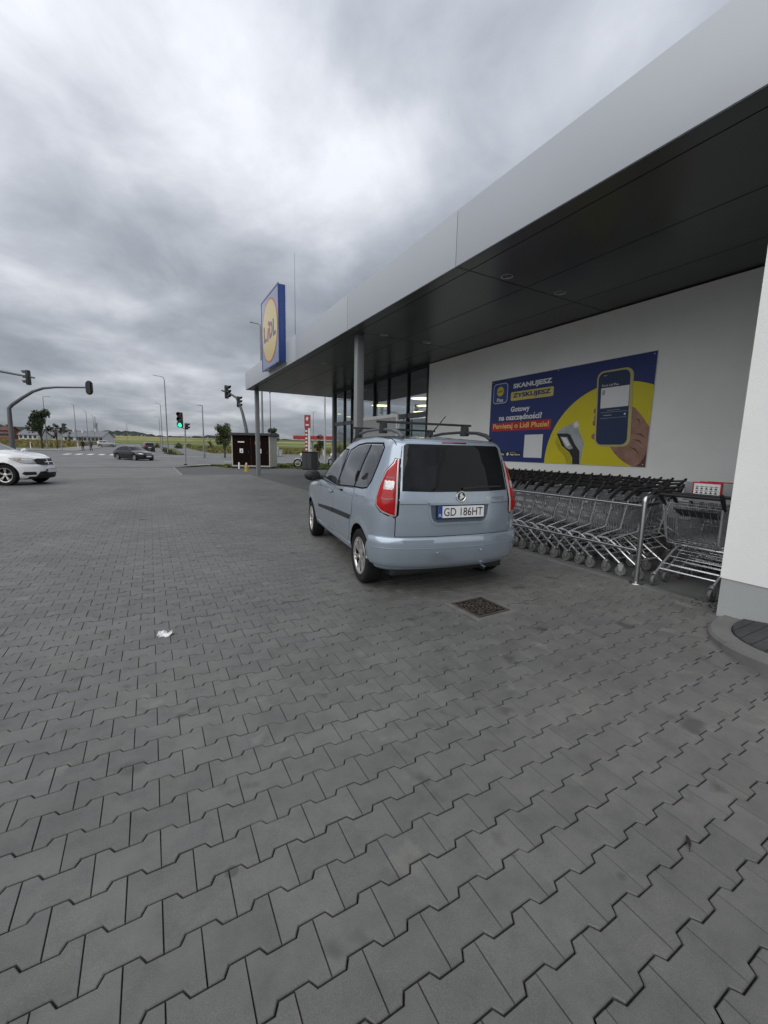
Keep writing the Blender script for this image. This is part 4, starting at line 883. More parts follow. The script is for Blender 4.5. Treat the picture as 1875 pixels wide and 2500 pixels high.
dk = MB().lathe([(0.0, 0.0075), (0.041, 0.0075)], 30, axis='x'); mo('emblem_ground', dk.xf(lambda p: Vector((-0.672-p.x, p.y, 1.0+p.z))), M('emblem green', (0.02, 0.05, 0.03), 0.3, 0.3), em)
ar = [(0.03, -0.012), (0.012, -0.008), (0.022, 0.006), (0.02, 0.022), (0.006, 0.034), (-0.008, 0.03), (-0.004, 0.016), (-0.028, 0.004), (-0.03, -0.006), (-0.004, -0.02), (0.008, -0.032)]
mo('emblem_arrow', MB().add([(-0.6815, y, 1.0+z) for y, z in ar], [tuple(range(len(ar)))]), MAT_CHROME, em)
v, f = text2d('ROOMSTER', (0.0, 0.0, 0.24, 0.026), 0.015); O, D = ROO.rays([(-0.31-a, 0.962+b) for a, b in v], 'rear'); Pp = ROO.cast(O, D, 3)
mo('badge_lettering', MB().add(Pp+np.array([-0.008, 0, 0]), f), MAT_CHROME, TG)
ROO.patch('badge', [(-0.49, 0.90), (-0.55, 0.90), (-0.55, 0.92), (-0.49, 0.92)], 'rear', 0.008, MAT_BPLAST, TG, 0.03)
# tail lamps wrap round the corner: angles about an upright axis near the middle of the tail
for sg in (1, -1):
    ax_ = (0.0, 0.0)
    A = lambda y, x: math.degrees(math.atan2(y, x))
    raw = []
    for kind, q, z in [('r', 0.592, 1.352), ('r', 0.625, 1.352), ('s', -0.47, 1.315), ('s', -0.435, 1.24), ('s', -0.415, 1.10), ('s', -0.42, 0.99), ('s', -0.445, 0.91), ('s', -0.50, 0.855), ('r', 0.72, 0.822), ('r', 0.665, 0.806), ('r', 0.652, 0.815), ('r', 0.645, 0.95), ('r', 0.635, 1.05)]:
        O_, D_ = ROO.rays([(q, z)], 'rear' if kind == 'r' else 'L'); h_ = ROO.cast(O_, D_, 3)[0]; raw.append((h_[1], h_[0], z))
    pl = [(A(sg*y, x) % 360/57.3*0.86, z) for y, x, z in raw]; s_ = 57.3/0.86
    ROO.patch('lamp_gap', inset(pl if area2(pl) > 0 else pl[::-1], -0.013), 'cyl', 0.002, MAT_GAP, RM, 0.05, par=ax_, scale=s_)
    tl = ROO.patch('tail_light', pl, 'cyl', 0.012, M('lamp chrome border', (0.62, 0.5, 0.5), 0.25, 0.5, coat=1), RM, 0.04, par=ax_, scale=s_, ring=0.01)
    pin = inset(pl if area2(pl) > 0 else pl[::-1], 0.014); ROO.patch('lamp_lens', pin, 'cyl', 0.0165, MAT_LRED, tl, 0.035, par=ax_, scale=s_, ring=0.008)
    us = [p[0] for p in pin]; u0, u1 = min(us), max(us)
    band = clip(pin if area2(pin) > 0 else pin[::-1], [(u0-1, 1.155), (u1+1, 1.155), (u1+1, 1.20), (u0-1, 1.20)]); ROO.patch('lamp_band', band, 'cyl', 0.0178, MAT_LDRED, tl, 0.03, par=ax_, scale=s_)
    band = clip(pin if area2(pin) > 0 else pin[::-1], [(u0-1, 0.955), (u1+1, 0.955), (u1+1, 0.99), (u0-1, 0.99)]); ROO.patch('lamp_band', band, 'cyl', 0.0178, MAT_LDRED, tl, 0.03, par=ax_, scale=s_)
    cu_ = [A(sg*y, x) % 360/57.3*0.86 for y, x in ((0.655, -0.545), (0.735, -0.465))]; c0, c1 = min(cu_), max(cu_)
    ROO.patch('clear_lens', rrect(c0, c1, 1.055, 1.15, 0.018), 'cyl', 0.0185, M('lamp chrome border', (0.62, 0.5, 0.5)), tl, 0.03, par=ax_, scale=s_)
    ROO.patch('clear_lens_core', rrect(c0+0.01, c1-0.01, 1.065, 1.14, 0.012), 'cyl', 0.0200, MAT_LCLEAR, tl, 0.02, par=ax_, scale=s_)
# rear bumper wraps round to the wheel arches
def cyl_poly(raw): return [(math.degrees(math.atan2(y, x-0.15)) % 360/57.3*0.9, z) for x, y, z in raw]
half = [(-0.30, 0.83, 0.50), (-0.34, 0.83, 0.595), (-0.45, 0.82, 0.605), (-0.58, 0.74, 0.60), (-0.70, 0.5, 0.598), (-0.72, 0.2, 0.60)]
low = [(-0.72, 0.2, 0.292), (-0.70, 0.5, 0.295), (-0.6, 0.72, 0.302), (-0.45, 0.82, 0.312), (-0.24, 0.83, 0.322), (-0.28, 0.83, 0.42)]
raw = half+[(x, -y, z) for x, y, z in half[::-1]]+[(x, -y, z) for x, y, z in low[::-1]]+low
BU = ROO.patch('rear_bumper', cyl_poly(raw), 'cyl', 0.045, MAT_BLUEP, RM, 0.045, par=(0.15, 0.0), scale=57.3/0.9, ring=0.016, rim=0.012, depth=0.02, offfn=lambda u, z: float(np.interp(z, [0.28, 0.32, 0.38, 0.46, 0.53, 0.58, 0.61], [0.018, 0.028, 0.036, 0.04, 0.038, 0.034, 0.026])))
ROO.strip('bumper_crease', [(a*57.3/0.9, z) for a, z in cyl_poly([(-0.42, 0.82, 0.505), (-0.6, 0.7, 0.50), (-0.72, 0.0, 0.497), (-0.6, -0.7, 0.50), (-0.42, -0.82, 0.505)])], 'cyl', 0.012, 0.041, MAT_BLUEP, BU, par=(0.15, 0.0), step=1.5)
for y in (-0.25, 0.25): mo('parking_sensor', MB().lathe([(0.0, 0.004), (0.011, 0.003), (0.013, 0)], 14, axis='x').xf(lambda p: Vector((-0.696-p.x, y+p.y, 0.45+p.z))), MAT_BLUEP, BU)
mo('exhaust_pipe', MB().tube([(-0.3, -0.36, 0.235), (-0.55, -0.36, 0.235), (-0.645, -0.36, 0.225)], 0.024, 14, caps=False), MAT_CHROME, RM, 40)
mo('rear_axle', MB().tube([(0, -0.65, 0.27), (0, 0.65, 0.27)], 0.04, 10), MAT_BPLAST, RM)
# front end (turned away from the camera)
ROO.patch('windscreen', [(2.06, 0.62), (1.4, 0.52), (1.33, 0.0), (1.4, -0.52), (2.06, -0.62), (2.28, -0.4), (2.33, 0.0), (2.28, 0.4)], 'top', 0.004, MAT_CGLASS2, RM, 0.1)
ROO.strip('bonnet_gap', [(2.3, 0.66), (2.8, 0.64), (3.2, 0.5)], 'top', 0.006, 0.001, MAT_GAP, RM); ROO.strip('bonnet_gap', [(2.3, -0.66), (2.8, -0.64), (3.2, -0.5)], 'top', 0.006, 0.001, MAT_GAP, RM)
for sg in (1, -1): ROO.patch('headlight', [(sg*0.34, 0.62), (sg*0.62, 0.66), (sg*0.66, 0.78), (sg*0.4, 0.76)], 'front', 0.006, MAT_LCLEAR, RM, 0.06)
ROO.patch('grille', [(-0.3, 0.58), (0.3, 0.58), (0.33, 0.72), (-0.33, 0.72)], 'front', 0.006, MAT_BPLAST, RM, 0.06)
ROO.strip('roof_seam', [(-0.42, 0.60), (0.0, 0.585), (0.9, 0.57)], 'top', 0.01, 0.001, MAT_GAP, RM)
ROO.patch('high_brake_light', [(0.14, 1.508), (-0.14, 1.508), (-0.14, 1.52), (0.14, 1.52)], 'rear', 0.012, MAT_LDRED, TG, 0.04)
# ------------------------------------------------------------------ the white car driving in from the left
WH = ROT = None
def place_heading(o, hx, hy): o.rotation_euler = (0, 0, math.atan2(hy, hx))
WC = thing('white_car', 'white crossover car with dark grille and alloy wheels driving across the car park', 'car', (0, 0, 0))
MAT_WHITEP = M('white paint', (0.82, 0.83, 0.83), 0.25, 0.0, coat=1.0, var=0.02)
WS = Shell(Y=[(0.1, 0.80), (0.3, 0.88), (0.6, 0.915), (0.85, 0.915), (1.02, 0.88), (1.15, 0.82), (1.55, 0.70), (1.8, 0.6)],
    XR=[(0.1, -0.85), (0.4, -0.97), (0.9, -0.97), (1.1, -0.93), (1.55, -0.72), (1.7, -0.5), (1.9, -0.2)],
    XF=[(0.1, 3.55), (0.22, 3.72), (0.32, 3.78), (0.5, 3.79), (0.66, 3.76), (0.70, 3.72), (0.9, 3.66), (0.98, 3.58), (1.2, 3.4), (1.8, 3.4)],
    ZT=[(-1.0, 1.55), (-0.5, 1.66), (0.4, 1.70), (1.2, 1.66), (1.6, 1.60), (2.45, 1.22), (2.65, 1.155), (3.2, 1.08), (3.6, 0.95), (3.8, 0.82)],
    zb=0.22, k=(0.07, 0.12), rc=0.12, fc=0.36, wrap=(1.3, 2.6, 0.22), ft=(2.9, 0.1), flare=[(0, 0.36, 0.43, 0.015), (2.89, 0.36, 0.43, 0.015)])
WS.body('body', MAT_WHITEP, [(0, 0.36), (2.89, 0.36)], 0.415, WC, n=(100, 40, 36))
for wx in (0, 2.89):
    for sy in (1, -1): add_wheel(WC, wx, sy*0.79, 0.36, 0.36, 0.225, 0.238, 5, 0.5+wx)
mo('underbody', MB().box(-0.6, 3.45, -0.68, 0.68, 0.2, 0.36, 0.03), MAT_BPLAST, WC)
for sd_ in 'LR':
    sg = 1 if sd_ == 'L' else -1
    WS.patch('side_window', [(2.12, 1.11), (1.45, 1.10), (1.42, 1.48), (1.58, 1.46), (1.85, 1.3)], sd_, 0.004, MAT_CGLASS, WC, 0.1)
    WS.patch('side_window', [(1.38, 1.10), (0.45, 1.09), (0.40, 1.52), (1.35, 1.52)], sd_, 0.004, MAT_CGLASS, WC, 0.1)
    WS.patch('side_window', [(0.38, 1.09), (-0.35, 1.14), (-0.45, 1.46), (0.33, 1.52)], sd_, 0.004, MAT_CGLASS, WC, 0.1)
    WS.strip('door_gap', [(2.35, 1.06), (2.42, 0.8), (2.40, 0.42), (0.62, 0.40), (0.44, 0.8), (0.42, 1.06)], sd_, 0.008, 0.001, MAT_GAP, WC); WS.strip('door_gap', [(1.41, 1.06), (1.40, 0.42)], sd_, 0.008, 0.001, MAT_GAP, WC)
    for hx in (1.55, 0.55): WS.patch('handle', rrect(hx-0.1, hx+0.1, 0.97, 1.0, 0.012), sd_, 0.03, MAT_WHITEP, WC, 0.05, depth=-0.01)
    WS.patch('sill_trim', [(2.42, 0.25), (0.48, 0.25), (0.46, 0.38), (2.44, 0.38)], sd_, 0.012, MAT_BPLAST, WC, 0.08)
    mm = mo('wing_mirror', MB().lathe([(0, -0.09), (0.08, -0.07), (0.11, 0.0), (0.07, 0.06), (0, 0.07)], 20, axis='x').xf(lambda p: Vector((2.3+p.x, sg*(1.03+p.y*1.1), 1.16+p.z*0.8))), MAT_WHITEP, WC, 40); mo('mirror_arm', MB().tube([(2.32, sg*0.83, 1.1), (2.3, sg*0.98, 1.13)], 0.03, 8), MAT_BPLAST, mm)
    # headlight sweeps round the corner
    ax_ = (2.6, 0.0); AA = lambda x, y: (math.degrees(math.atan2(y, x-2.6)) % 360 if sg < 0 else math.degrees(math.atan2(y, x-2.6)))/57.3*0.95
    hp = [(AA(3.62, sg*0.40), 0.85), (AA(3.56, sg*0.55), 0.915), (AA(3.35, sg*0.78), 0.935), (AA(3.05, sg*0.88), 0.93), (AA(3.15, sg*0.87), 0.87), (AA(3.36, sg*0.78), 0.77), (AA(3.55, sg*0.60), 0.735), (AA(3.63, sg*0.44), 0.74)]
    hl = WS.patch('headlight', hp, 'cyl', 0.004, MAT_LCLEAR, WC, 0.05, par=ax_, scale=57.3/0.95)
    WS.patch('indicator', [(AA(3.36, sg*0.76), 0.80), (AA(3.36, sg*0.76), 0.91), (AA(3.16, sg*0.86), 0.91), (AA(3.2, sg*0.85), 0.87)], 'cyl', 0.007, M('amber lamp', (0.5, 0.27, 0.08), 0.2, coat=1), hl, 0.05, par=ax_, scale=57.3/0.95)
    WS.strip('headlight_edge', [(p[0]*57.3/0.95, p[1]) for p in hp+hp[:1]], 'cyl', 0.012, 0.006, MAT_GAP, hl, par=ax_, step=2)
    WS.patch('fog_light', [(AA(3.6, sg*0.48), 0.36), (AA(3.58, sg*0.5), 0.46), (AA(3.4, sg*0.76), 0.47), (AA(3.36, sg*0.80), 0.40), (AA(3.42, sg*0.74), 0.345)], 'cyl', 0.006, MAT_BPLAST, WC, 0.05, par=ax_, scale=57.3/0.95)
gr = WS.patch('grille', [(-0.50, 0.86), (-0.42, 0.70), (-0.3, 0.665), (0.3, 0.665), (0.42, 0.70), (0.50, 0.86), (0.36, 0.915), (-0.36, 0.915)], 'front', 0.006, MAT_BPLAST, WC, 0.05, par=2.6)
WS.strip('grille_bar', [(-0.45, 0.79), (0.45, 0.79)], 'front', 0.035, 0.016, MAT_CHROME, gr, par=2.6); WS.strip('grille_bar', [(0.0, 0.70), (0.0, 0.895)], 'front', 0.035, 0.015, MAT_CHROME, gr, par=2.6)
WS.strip('grille_edge', [(-0.50, 0.86), (-0.42, 0.70), (-0.3, 0.665), (0.3, 0.665), (0.42, 0.70), (0.50, 0.86)], 'front', 0.02, 0.012, MAT_CHROME, gr, par=2.6)
WS.patch('lower_intake', [(-0.52, 0.30), (0.52, 0.30), (0.40, 0.47), (-0.40, 0.47)], 'front', 0.006, MAT_BPLAST, WC, 0.06, par=2.6)
WS.patch('chin_spoiler', [(-0.68, 0.235), (0.68, 0.235), (0.66, 0.30), (-0.66, 0.30)], 'front', 0.014, MAT_BPLAST, WC, 0.06, par=2.6)
plate_text(WC, '', (3.815, 0, 0.49), (0, 1, 0), (1, 0, 0))
WS.patch('windscreen', [(2.3, 0.66), (1.78, 0.56), (1.66, 0.0), (1.78, -0.56), (2.3, -0.66), (2.48, -0.4), (2.54, 0), (2.48, 0.4)], 'top', 0.004, MAT_CGLASS2, WC, 0.12)
for sg in (1, -1): WS.strip('bonnet_line', [(2.62, sg*0.56), (3.0, sg*0.50), (3.45, sg*0.36)], 'top', 0.03, 0.006, MAT_WHITEP, WC); WS.strip('bonnet_gap', [(2.62, sg*0.72), (3.2, sg*0.66), (3.56, sg*0.40)], 'top', 0.007, 0.001, MAT_GAP, WC)
for sg in (1, -1): WS.patch('tail_light', [(sg*0.55, 0.85), (sg*0.80, 0.85), (sg*0.78, 1.1), (sg*0.6, 1.08)], 'rear', 0.006, MAT_LRED, WC, 0.08)
WS.patch('rear_window', [(-0.6, 1.15), (0.6, 1.15), (0.5, 1.5), (-0.5, 1.5)], 'rear', 0.004, MAT_CGLASS, WC, 0.1)
def put_car(o, wheel_px, local, heading):
    """put a car so that the contact point 'local' of a wheel stands on the land at wheel_px"""
    g = at(*wheel_px); c, s = math.cos(heading), math.sin(heading)
    o.location = (g.x-(local[0]*c-local[1]*s), g.y-(local[0]*s+local[1]*c), g.z); o.rotation_euler = (0, 0, heading)
put_car(WC, (14, 1186), (2.89, -0.90), rad(-22))

def saloon(name, label, paint, Z, wb, R, sy, sedan=True, plate='', group=None, dims=(0.86, 3.45, -1.0)):
    c = thing(name, label, 'car', (0, 0, 0), group=group); W_, XFm, XRm = dims
    if sedan:
        sh = Shell(Y=[(0.1, W_-0.1), (0.3, W_-0.03), (0.6, W_), (0.8, W_-0.01), (0.92, W_-0.05), (1.0, W_-0.1), (1.3, W_-0.27), (1.5, W_-0.36)],
            XR=[(0.1, XRm+0.12), (0.4, XRm), (0.7, XRm), (0.95, XRm+0.03), (1.02, XRm+0.3), (1.5, XRm+0.8)], XF=[(0.1, XFm-0.12), (0.35, XFm), (0.6, XFm-0.02), (0.72, XFm-0.1), (0.9, XFm-0.4), (1.5, XFm-0.6)],
            ZT=[(XRm, 0.98), (XRm+0.35, 1.03), (XRm+0.75, 1.20), (XRm+1.25, 1.36), (XRm+1.8, 1.42), (XRm+2.3, 1.40), (XRm+2.6, 1.33), (XFm-1.25, 0.97), (XFm-1.1, 0.93), (XFm-0.5, 0.86), (XFm-0.15, 0.76), (XFm, 0.7)],
            zb=0.17, k=(0.06, 0.12), rc=0.12, fc=0.35, wrap=(XRm+2.5, XFm-1.2, 0.2), ft=(XFm-0.9, 0.14), spine=0.5)
        zt, zbelt, zr = 1.3, 0.93, 1.32
        xa, xb, xc, xd = XFm-1.42, XRm+2.42, XRm+1.0, XRm+0.62
    else:
        sh = Shell(Y=[(0.1, W_-0.1), (0.3, W_-0.03), (0.6, W_), (0.9, W_-0.01), (1.05, W_-0.06), (1.5, W_-0.2), (1.7, W_-0.28)],
            XR=[(0.1, XRm+0.1), (0.4, XRm), (0.9, XRm), (1.1, XRm+0.05), (1.5, XRm+0.22), (1.62, XRm+0.4)], XF=[(0.1, XFm-0.12), (0.35, XFm), (0.75, XFm-0.05), (0.95, XFm-0.2), (1.7, XFm-0.5)],
            ZT=[(XRm, 1.5), (XRm+0.3, 1.56), (XRm+1.4, 1.60), (XRm+2.2, 1.55), (XFm-1.35, 1.08), (XFm-1.2, 1.04), (XFm-0.4, 0.97), (XFm, 0.85)],
            zb=0.2, k=(0.06, 0.12), rc=0.1, fc=0.3, wrap=(XRm+2.1, XFm-1.3, 0.2), ft=(XFm-0.9, 0.12))
        zt, zbelt, zr = 1.45, 1.06, 1.48
        xa, xb, xc, xd = XFm-1.5, XRm+2.1, XRm+0.55, XRm+0.45
    sh.body('body', paint, [(0, R), (wb, R)], R+0.05, c, n=(64, 26, 24))
    for wx in (0, wb):
        for s_ in (1, -1): add_wheel(c, wx, s_*(W_-0.11), R, R, 0.2, R*0.68, 5, 0.4+wx)
    mo('underbody', MB().box(XRm+0.3, XFm-0.35, -W_+0.2, W_-0.2, 0.16, 0.32, 0.03), MAT_BPLAST, c)
    xm = (xb+xc)/2+0.05
    for sd_ in 'LR':
        sg = 1 if sd_ == 'L' else -1
        sh.patch('side_window', [(xa, zbelt+0.03), (xm+0.03, zbelt), (xm+0.03, zr-0.02), (xb-0.1, zr-0.03)], sd_, 0.004, MAT_CGLASS, c, 0.12)
        sh.patch('side_window', [(xm-0.03, zbelt), (xd, zbelt+0.05), (xc, zr-0.06), (xm-0.03, zr-0.02)], sd_, 0.004, MAT_CGLASS, c, 0.12)
        sh.strip('door_gap', [(xm, zbelt-0.03), (xm, 0.3)], sd_, 0.01, 0.001, MAT_GAP, c); sh.strip('door_gap', [(xa+0.02, zbelt-0.03), (xa+0.05, 0.3)], sd_, 0.01, 0.001, MAT_GAP, c)
        mo('wing_mirror', MB().lathe([(0, -0.08), (0.07, -0.06), (0.09, 0.0), (0.05, 0.06), (0, 0.07)], 14, axis='x').xf(lambda p: Vector((xa+0.05+p.x, sg*(W_+0.07+p.y*1.3), zbelt+0.08+p.z*0.8))), paint, c, 40)
        sh.patch('headlight', [(sg*0.38, 0.60), (sg*(W_-0.2), 0.64), (sg*(W_-0.16), 0.73), (sg*0.45, 0.69)] if sedan else [(sg*0.45, 0.72), (sg*(W_-0.16), 0.74), (sg*(W_-0.14), 0.86), (sg*0.5, 0.83)], 'front', 0.006, MAT_LCLEAR, c, 0.06, par=wb*0.7)
        sh.patch('tail_light', [(sg*0.5, 0.82), (sg*(W_-0.1), 0.80), (sg*(W_-0.12), 0.93), (sg*0.5, 0.93)] if sedan else [(sg*(W_-0.3), 0.85), (sg*(W_-0.1), 0.85), (sg*(W_-0.14), 1.12), (sg*(W_-0.28), 1.12)], 'rear', 0.008, MAT_LRED, c, 0.06)
    g = sh.patch('grille', [(-0.36, 0.46), (0.36, 0.46), (0.33, 0.68), (-0.33, 0.68)], 'front', 0.006, MAT_BPLAST, c, 0.07, par=wb*0.7); sh.strip('grille_bar', [(-0.34, 0.58), (0.34, 0.58)], 'front', 0.03, 0.015, MAT_CHROME, g, par=wb*0.7)
    sh.patch('lower_intake', [(-0.7, 0.24), (0.7, 0.24), (0.62, 0.36), (-0.62, 0.36)], 'front', 0.006, MAT_BPLAST, c, 0.08, par=wb*0.7)
    sh.patch('windscreen', [(xa-0.0, W_*0.72), (xb+0.08, W_*0.6), (xb+0.02, 0), (xb+0.08, -W_*0.6), (xa, -W_*0.72), (xa+0.18, 0)], 'top', 0.004, MAT_CGLASS, c, 0.12)
    if sedan: sh.patch('rear_window', [(XRm+0.5, W_*0.6), (XRm+1.1, W_*0.5), (XRm+1.1, -W_*0.5), (XRm+0.5, -W_*0.6)], 'top', 0.004, MAT_CGLASS, c, 0.12)
    else: sh.patch('rear_window', [(-W_*0.72, 1.1), (W_*0.72, 1.1), (W_*0.6, 1.42), (-W_*0.6, 1.42)], 'rear', 0.004, MAT_CGLASS, c, 0.1)
    plate_text(c, plate, (XFm+0.01, 0, 0.42), (0, 1, 0), (1, 0, 0)); plate_text(c, '', (XRm-0.015, 0, 0.72), (0, -1, 0), (-1, 0, 0))
    return c
BC = saloon('black_car', 'black four door saloon with chrome grille bar driving over the crossing', M('black paint', (0.004, 0.004, 0.006), 0.12, 0.0, coat=0.6), 0, 2.70, 0.325, 1, True, '', dims=(0.89, 3.55, -1.03))
put_car(BC, (372, 1124.5), (2.70, 0.89), rad(-57))
DC = saloon('dark_suv', 'dark grey high car seen from behind beyond the black saloon', M('dark grey paint', (0.02, 0.022, 0.025), 0.25, 0.3, coat=1.0), 0, 2.6, 0.34, 1, False, '', dims=(0.88, 3.4, -0.85))
g = foot(364, 1103, 70); DC.location = g; DC.rotation_euler = (0, 0, rad(97))
PC = saloon('parked_silver_car', 'small silver car parked by the pale pavement before the white houses', M('silver paint', (0.33, 0.34, 0.35), 0.3, 0.5, coat=1.0), 0, 2.5, 0.31, 1, False, '', dims=(0.85, 3.3, -0.75))
PC.location = foot(247, 1096, 104); PC.rotation_euler = (0, 0, rad(-8))

# ================================================================== SHOPPING CARTS
MAT_WIRE = M('zinc plated wire', (0.44, 0.45, 0.46), 0.3, 0.88, var=0.12, vs=8); MAT_TUBE = M('chromed tube', (0.75, 0.76, 0.77), 0.22, 0.85, var=0.06)
MAT_HANDLE = M('black cart handle', (0.012, 0.012, 0.013), 0.5); MAT_CWH = M('grey cart tyre', (0.10, 0.10, 0.10), 0.6, col2=(0.17, 0.17, 0.17), vs=20); MAT_CFORK = M('zinc fork', (0.5, 0.5, 0.5), 0.35, 0.8)
MAT_SEAT = M('dark child seat', (0.03, 0.031, 0.033), 0.5)
# cart frame: y forward (away from the handle), x sideways, origin on the floor between the rear wheels
def cart_meshes():
    B = dict(rt=(0.265, 0.02, 0.93), rb=(0.225, 0.06, 0.50), ft=(0.205, 0.86, 0.86), fb=(0.17, 0.66, 0.56))
    lp = lambda a, b, t: Vector(a).lerp(Vector(b), t)
    sgv = lambda p, s: Vector((p[0]*s, p[1], p[2]))
    w = MB(); r = 0.0034
    for s in (1, -1):
        rt, rb, ft, fb = (sgv(B[k], s) for k in ('rt', 'rb', 'ft', 'fb'))
        for i in range(19): t = i/18; w.tube([lp(rt, ft, t), lp(rb, fb, t)], r, 4, caps=False)
        for t in (0.0, 0.25, 0.5, 0.75, 1.0): w.tube([lp(rt, rb, t), lp(ft, fb, t)], 0.0055 if t in (0, 1) else 0.004, 5, caps=False)
    for s in (1, -1): w.tube([sgv(B['rt'], s), sgv(B['rb'], s)], 0.006, 6); w.tube([sgv(B['ft'], s)+Vector((0, 0.01, 0.03)), sgv(B['ft'], s), sgv(B['fb'], s)], 0.006, 6)
    L_ = {k: sgv(v, 1) for k, v in B.items()}; R_ = {k: sgv(v, -1) for k, v in B.items()}
    for i in range(9): t = i/8; w.tube([lp(L_['ft'], R_['ft'], t), lp(L_['fb'], R_['fb'], t)], r, 4, caps=False); w.tube([lp(L_['fb'], R_['fb'], t), lp(L_['rb'], R_['rb'], t)], r, 4, caps=False)
    for t in (0.0, 0.33, 0.66, 1.0): w.tube([lp(L_['ft'], L_['fb'], t), lp(R_['ft'], R_['fb'], t)], 0.0035, 5, caps=False)
    for i in range(9): t = i/8; w.tube([lp(L_['rb'], L_['fb'], t), lp(R_['rb'], R_['fb'], t)], r, 4, caps=False)
    for s in (1, -1): w.tube([Vector((s*0.255, 0.0, 0.94)), Vector((s*0.26, -0.02, 0.975)), Vector((s*0.245, 0.03, 0.985)), Vector((s*0.23, 0.06, 0.95))], 0.004, 5)
    basket = w.mesh('basket', MAT_WIRE, 60)
    g = MB()
    rt, rb = B['rt'], B['rb']; L0, R0 = Vector((rt[0], rt[1]+0.015, rt[2]-0.02)), Vector((-rt[0], rt[1]+0.015, rt[2]-0.02)); L1, R1 = Vector((rb[0], rb[1]+0.30, 0.53)), Vector((-rb[0], rb[1]+0.30, 0.53))
    for i in range(9): t = i/8; g.tube([L0.lerp(R0, t), L1.lerp(R1, t)], r, 4, caps=False)
    for t in (0.0, 0.3, 0.6, 1.0): g.tube([L0.lerp(L1, t), R0.lerp(R1, t)], 0.003, 4, caps=False)
    gate = g.mesh('rear_flap', MAT_WIRE, 60)
    c = MB()
    for s in (1, -1):
        x = s*0.275; x2 = s*0.21
        c.tube([(x, -0.01, 0.145), (x, 0.13, 0.24), (x*0.98, 0.30, 0.365), (x*0.95, 0.40, 0.415), (x*0.92, 0.50, 0.42), (x*0.88, 0.58, 0.385), (x2, 0.74, 0.17)], 0.0125, 8)
        c.tube([(x*0.96, 0.36, 0.40), (s*0.24, 0.20, 0.49), (s*0.245, 0.06, 0.56), (s*0.27, -0.02, 0.92)], 0.010, 7)
    c.tube([(-0.25, 0.45, 0.42), (0.25, 0.45, 0.42)], 0.010, 7); c.tube([(-0.27, 0.06, 0.19), (0.27, 0.06, 0.19)], 0.010, 7)
    for q in (0.12, 0.24, 0.36): c.tube([(-0.262, q, 0.18+q*0.55), (0.262, q, 0.18+q*0.55)], 0.004, 5, caps=False)
    chassis = c.mesh('chassis', MAT_TUBE, 40)
    h = MB().tube([(-0.285, -0.10, 1.03), (0.285, -0.10, 1.03)], 0.017, 10)
    for s in (1, -1): h.tube([(s*0.272, 0.02, 0.91), (s*0.28, -0.045, 0.985), (s*0.284, -0.095, 1.04), (s*0.284, -0.115, 1.07)], [0.016, 0.02, 0.024, 0.016], 8)
    handle = h.mesh('handle', MAT_HANDLE, 40)
    st = MB().add([(-0.2, 0.05, 0.88), (0.2, 0.05, 0.88), (0.19, 0.20, 0.80), (-0.19, 0.20, 0.80), (-0.2, 0.05, 0.872), (0.2, 0.05, 0.872), (0.19, 0.20, 0.792), (-0.19, 0.20, 0.792)], [(0, 1, 2, 3), (7, 6, 5, 4), (0, 4, 5, 1), (1, 5, 6, 2), (2, 6, 7, 3), (3, 7, 4, 0)])
    seat = st.mesh('child_seat', MAT_SEAT)
    wt = MB().lathe([(0.028, -0.014), (0.058, -0.015), (0.062, -0.008), (0.062, 0.008), (0.058, 0.015), (0.028, 0.014)], 20, axis='x').lathe([(0.0, -0.010), (0.03, -0.010), (0.03, 0.010), (0.0, 0.010)], 12, axis='x').mesh('wheel', MAT_CWH, 30)
    fk = MB()
    for s in (1, -1): fk.add([(s*0.02, -0.014, -0.005), (s*0.02, 0.016, -0.005), (s*0.02, 0.034, 0.075), (s*0.02, -0.03, 0.075), (s*0.023, -0.014, -0.005), (s*0.023, 0.016, -0.005), (s*0.023, 0.034, 0.075), (s*0.023, -0.03, 0.075)], [(0, 1, 2, 3), (7, 6, 5, 4), (0, 4, 5, 1), (2, 6, 7, 3), (1, 5, 6, 2), (3, 7, 4, 0)])
    fk.box(-0.023, 0.023, -0.03, 0.034, 0.073, 0.080); fk.lathe([(0.022, 0.08), (0.022, 0.095), (0.012, 0.1), (0.0, 0.1)], 12)
    return basket, gate, chassis, handle, seat, wt, fk.mesh('fork', MAT_CFORK, 30)
CB, CG, CC, CHN, CS, CW, CFK = cart_meshes()
def cart(x, y, rz, label, group, seat=True, name='shopping_cart'):
    t = thing(name, label, 'shopping cart', (x, y, 0.002), rz, group)
    ob('basket', CB, t); ob('rear_flap', CG, t); ob('chassis', CC, t); ob('handle', CHN, t)
    if seat: ob('child_seat', CS, t)
    for wx, wy in ((0.275, -0.015), (-0.275, -0.015), (0.21, 0.745), (-0.21, 0.745)):
        a = random.gauss(0, 0.35) if wy > 0.3 else random.gauss(0, 0.15)
        w = ob('wheel', CW, t, (wx, wy, 0.062), (0, 0, a)); ob('fork', CFK, w)
    return t
rows = [(5.14, 2.62, 5.55, 'nested chrome shopping cart in the row next to the steel guard rail'), (5.92, 2.95, 6.2, 'nested chrome shopping cart in the second row behind the guard rail'),
        (6.74, 3.35, 7.0, 'nested chrome shopping cart in the row between second row and wall row'), (7.62, 3.72, 7.9, 'nested chrome shopping cart in the row along the poster wall')]
for rx, y0, y1, lab in rows:
    y = y0
    while y < y1:
        cart(rx+random.gauss(0, 0.008), y, random.gauss(0, 0.012), lab if y > y0 else lab.replace('nested chrome shopping cart in', 'chrome shopping cart at the open end of'), lab.split('cart ')[1]); y += 0.192+random.gauss(0, 0.006)
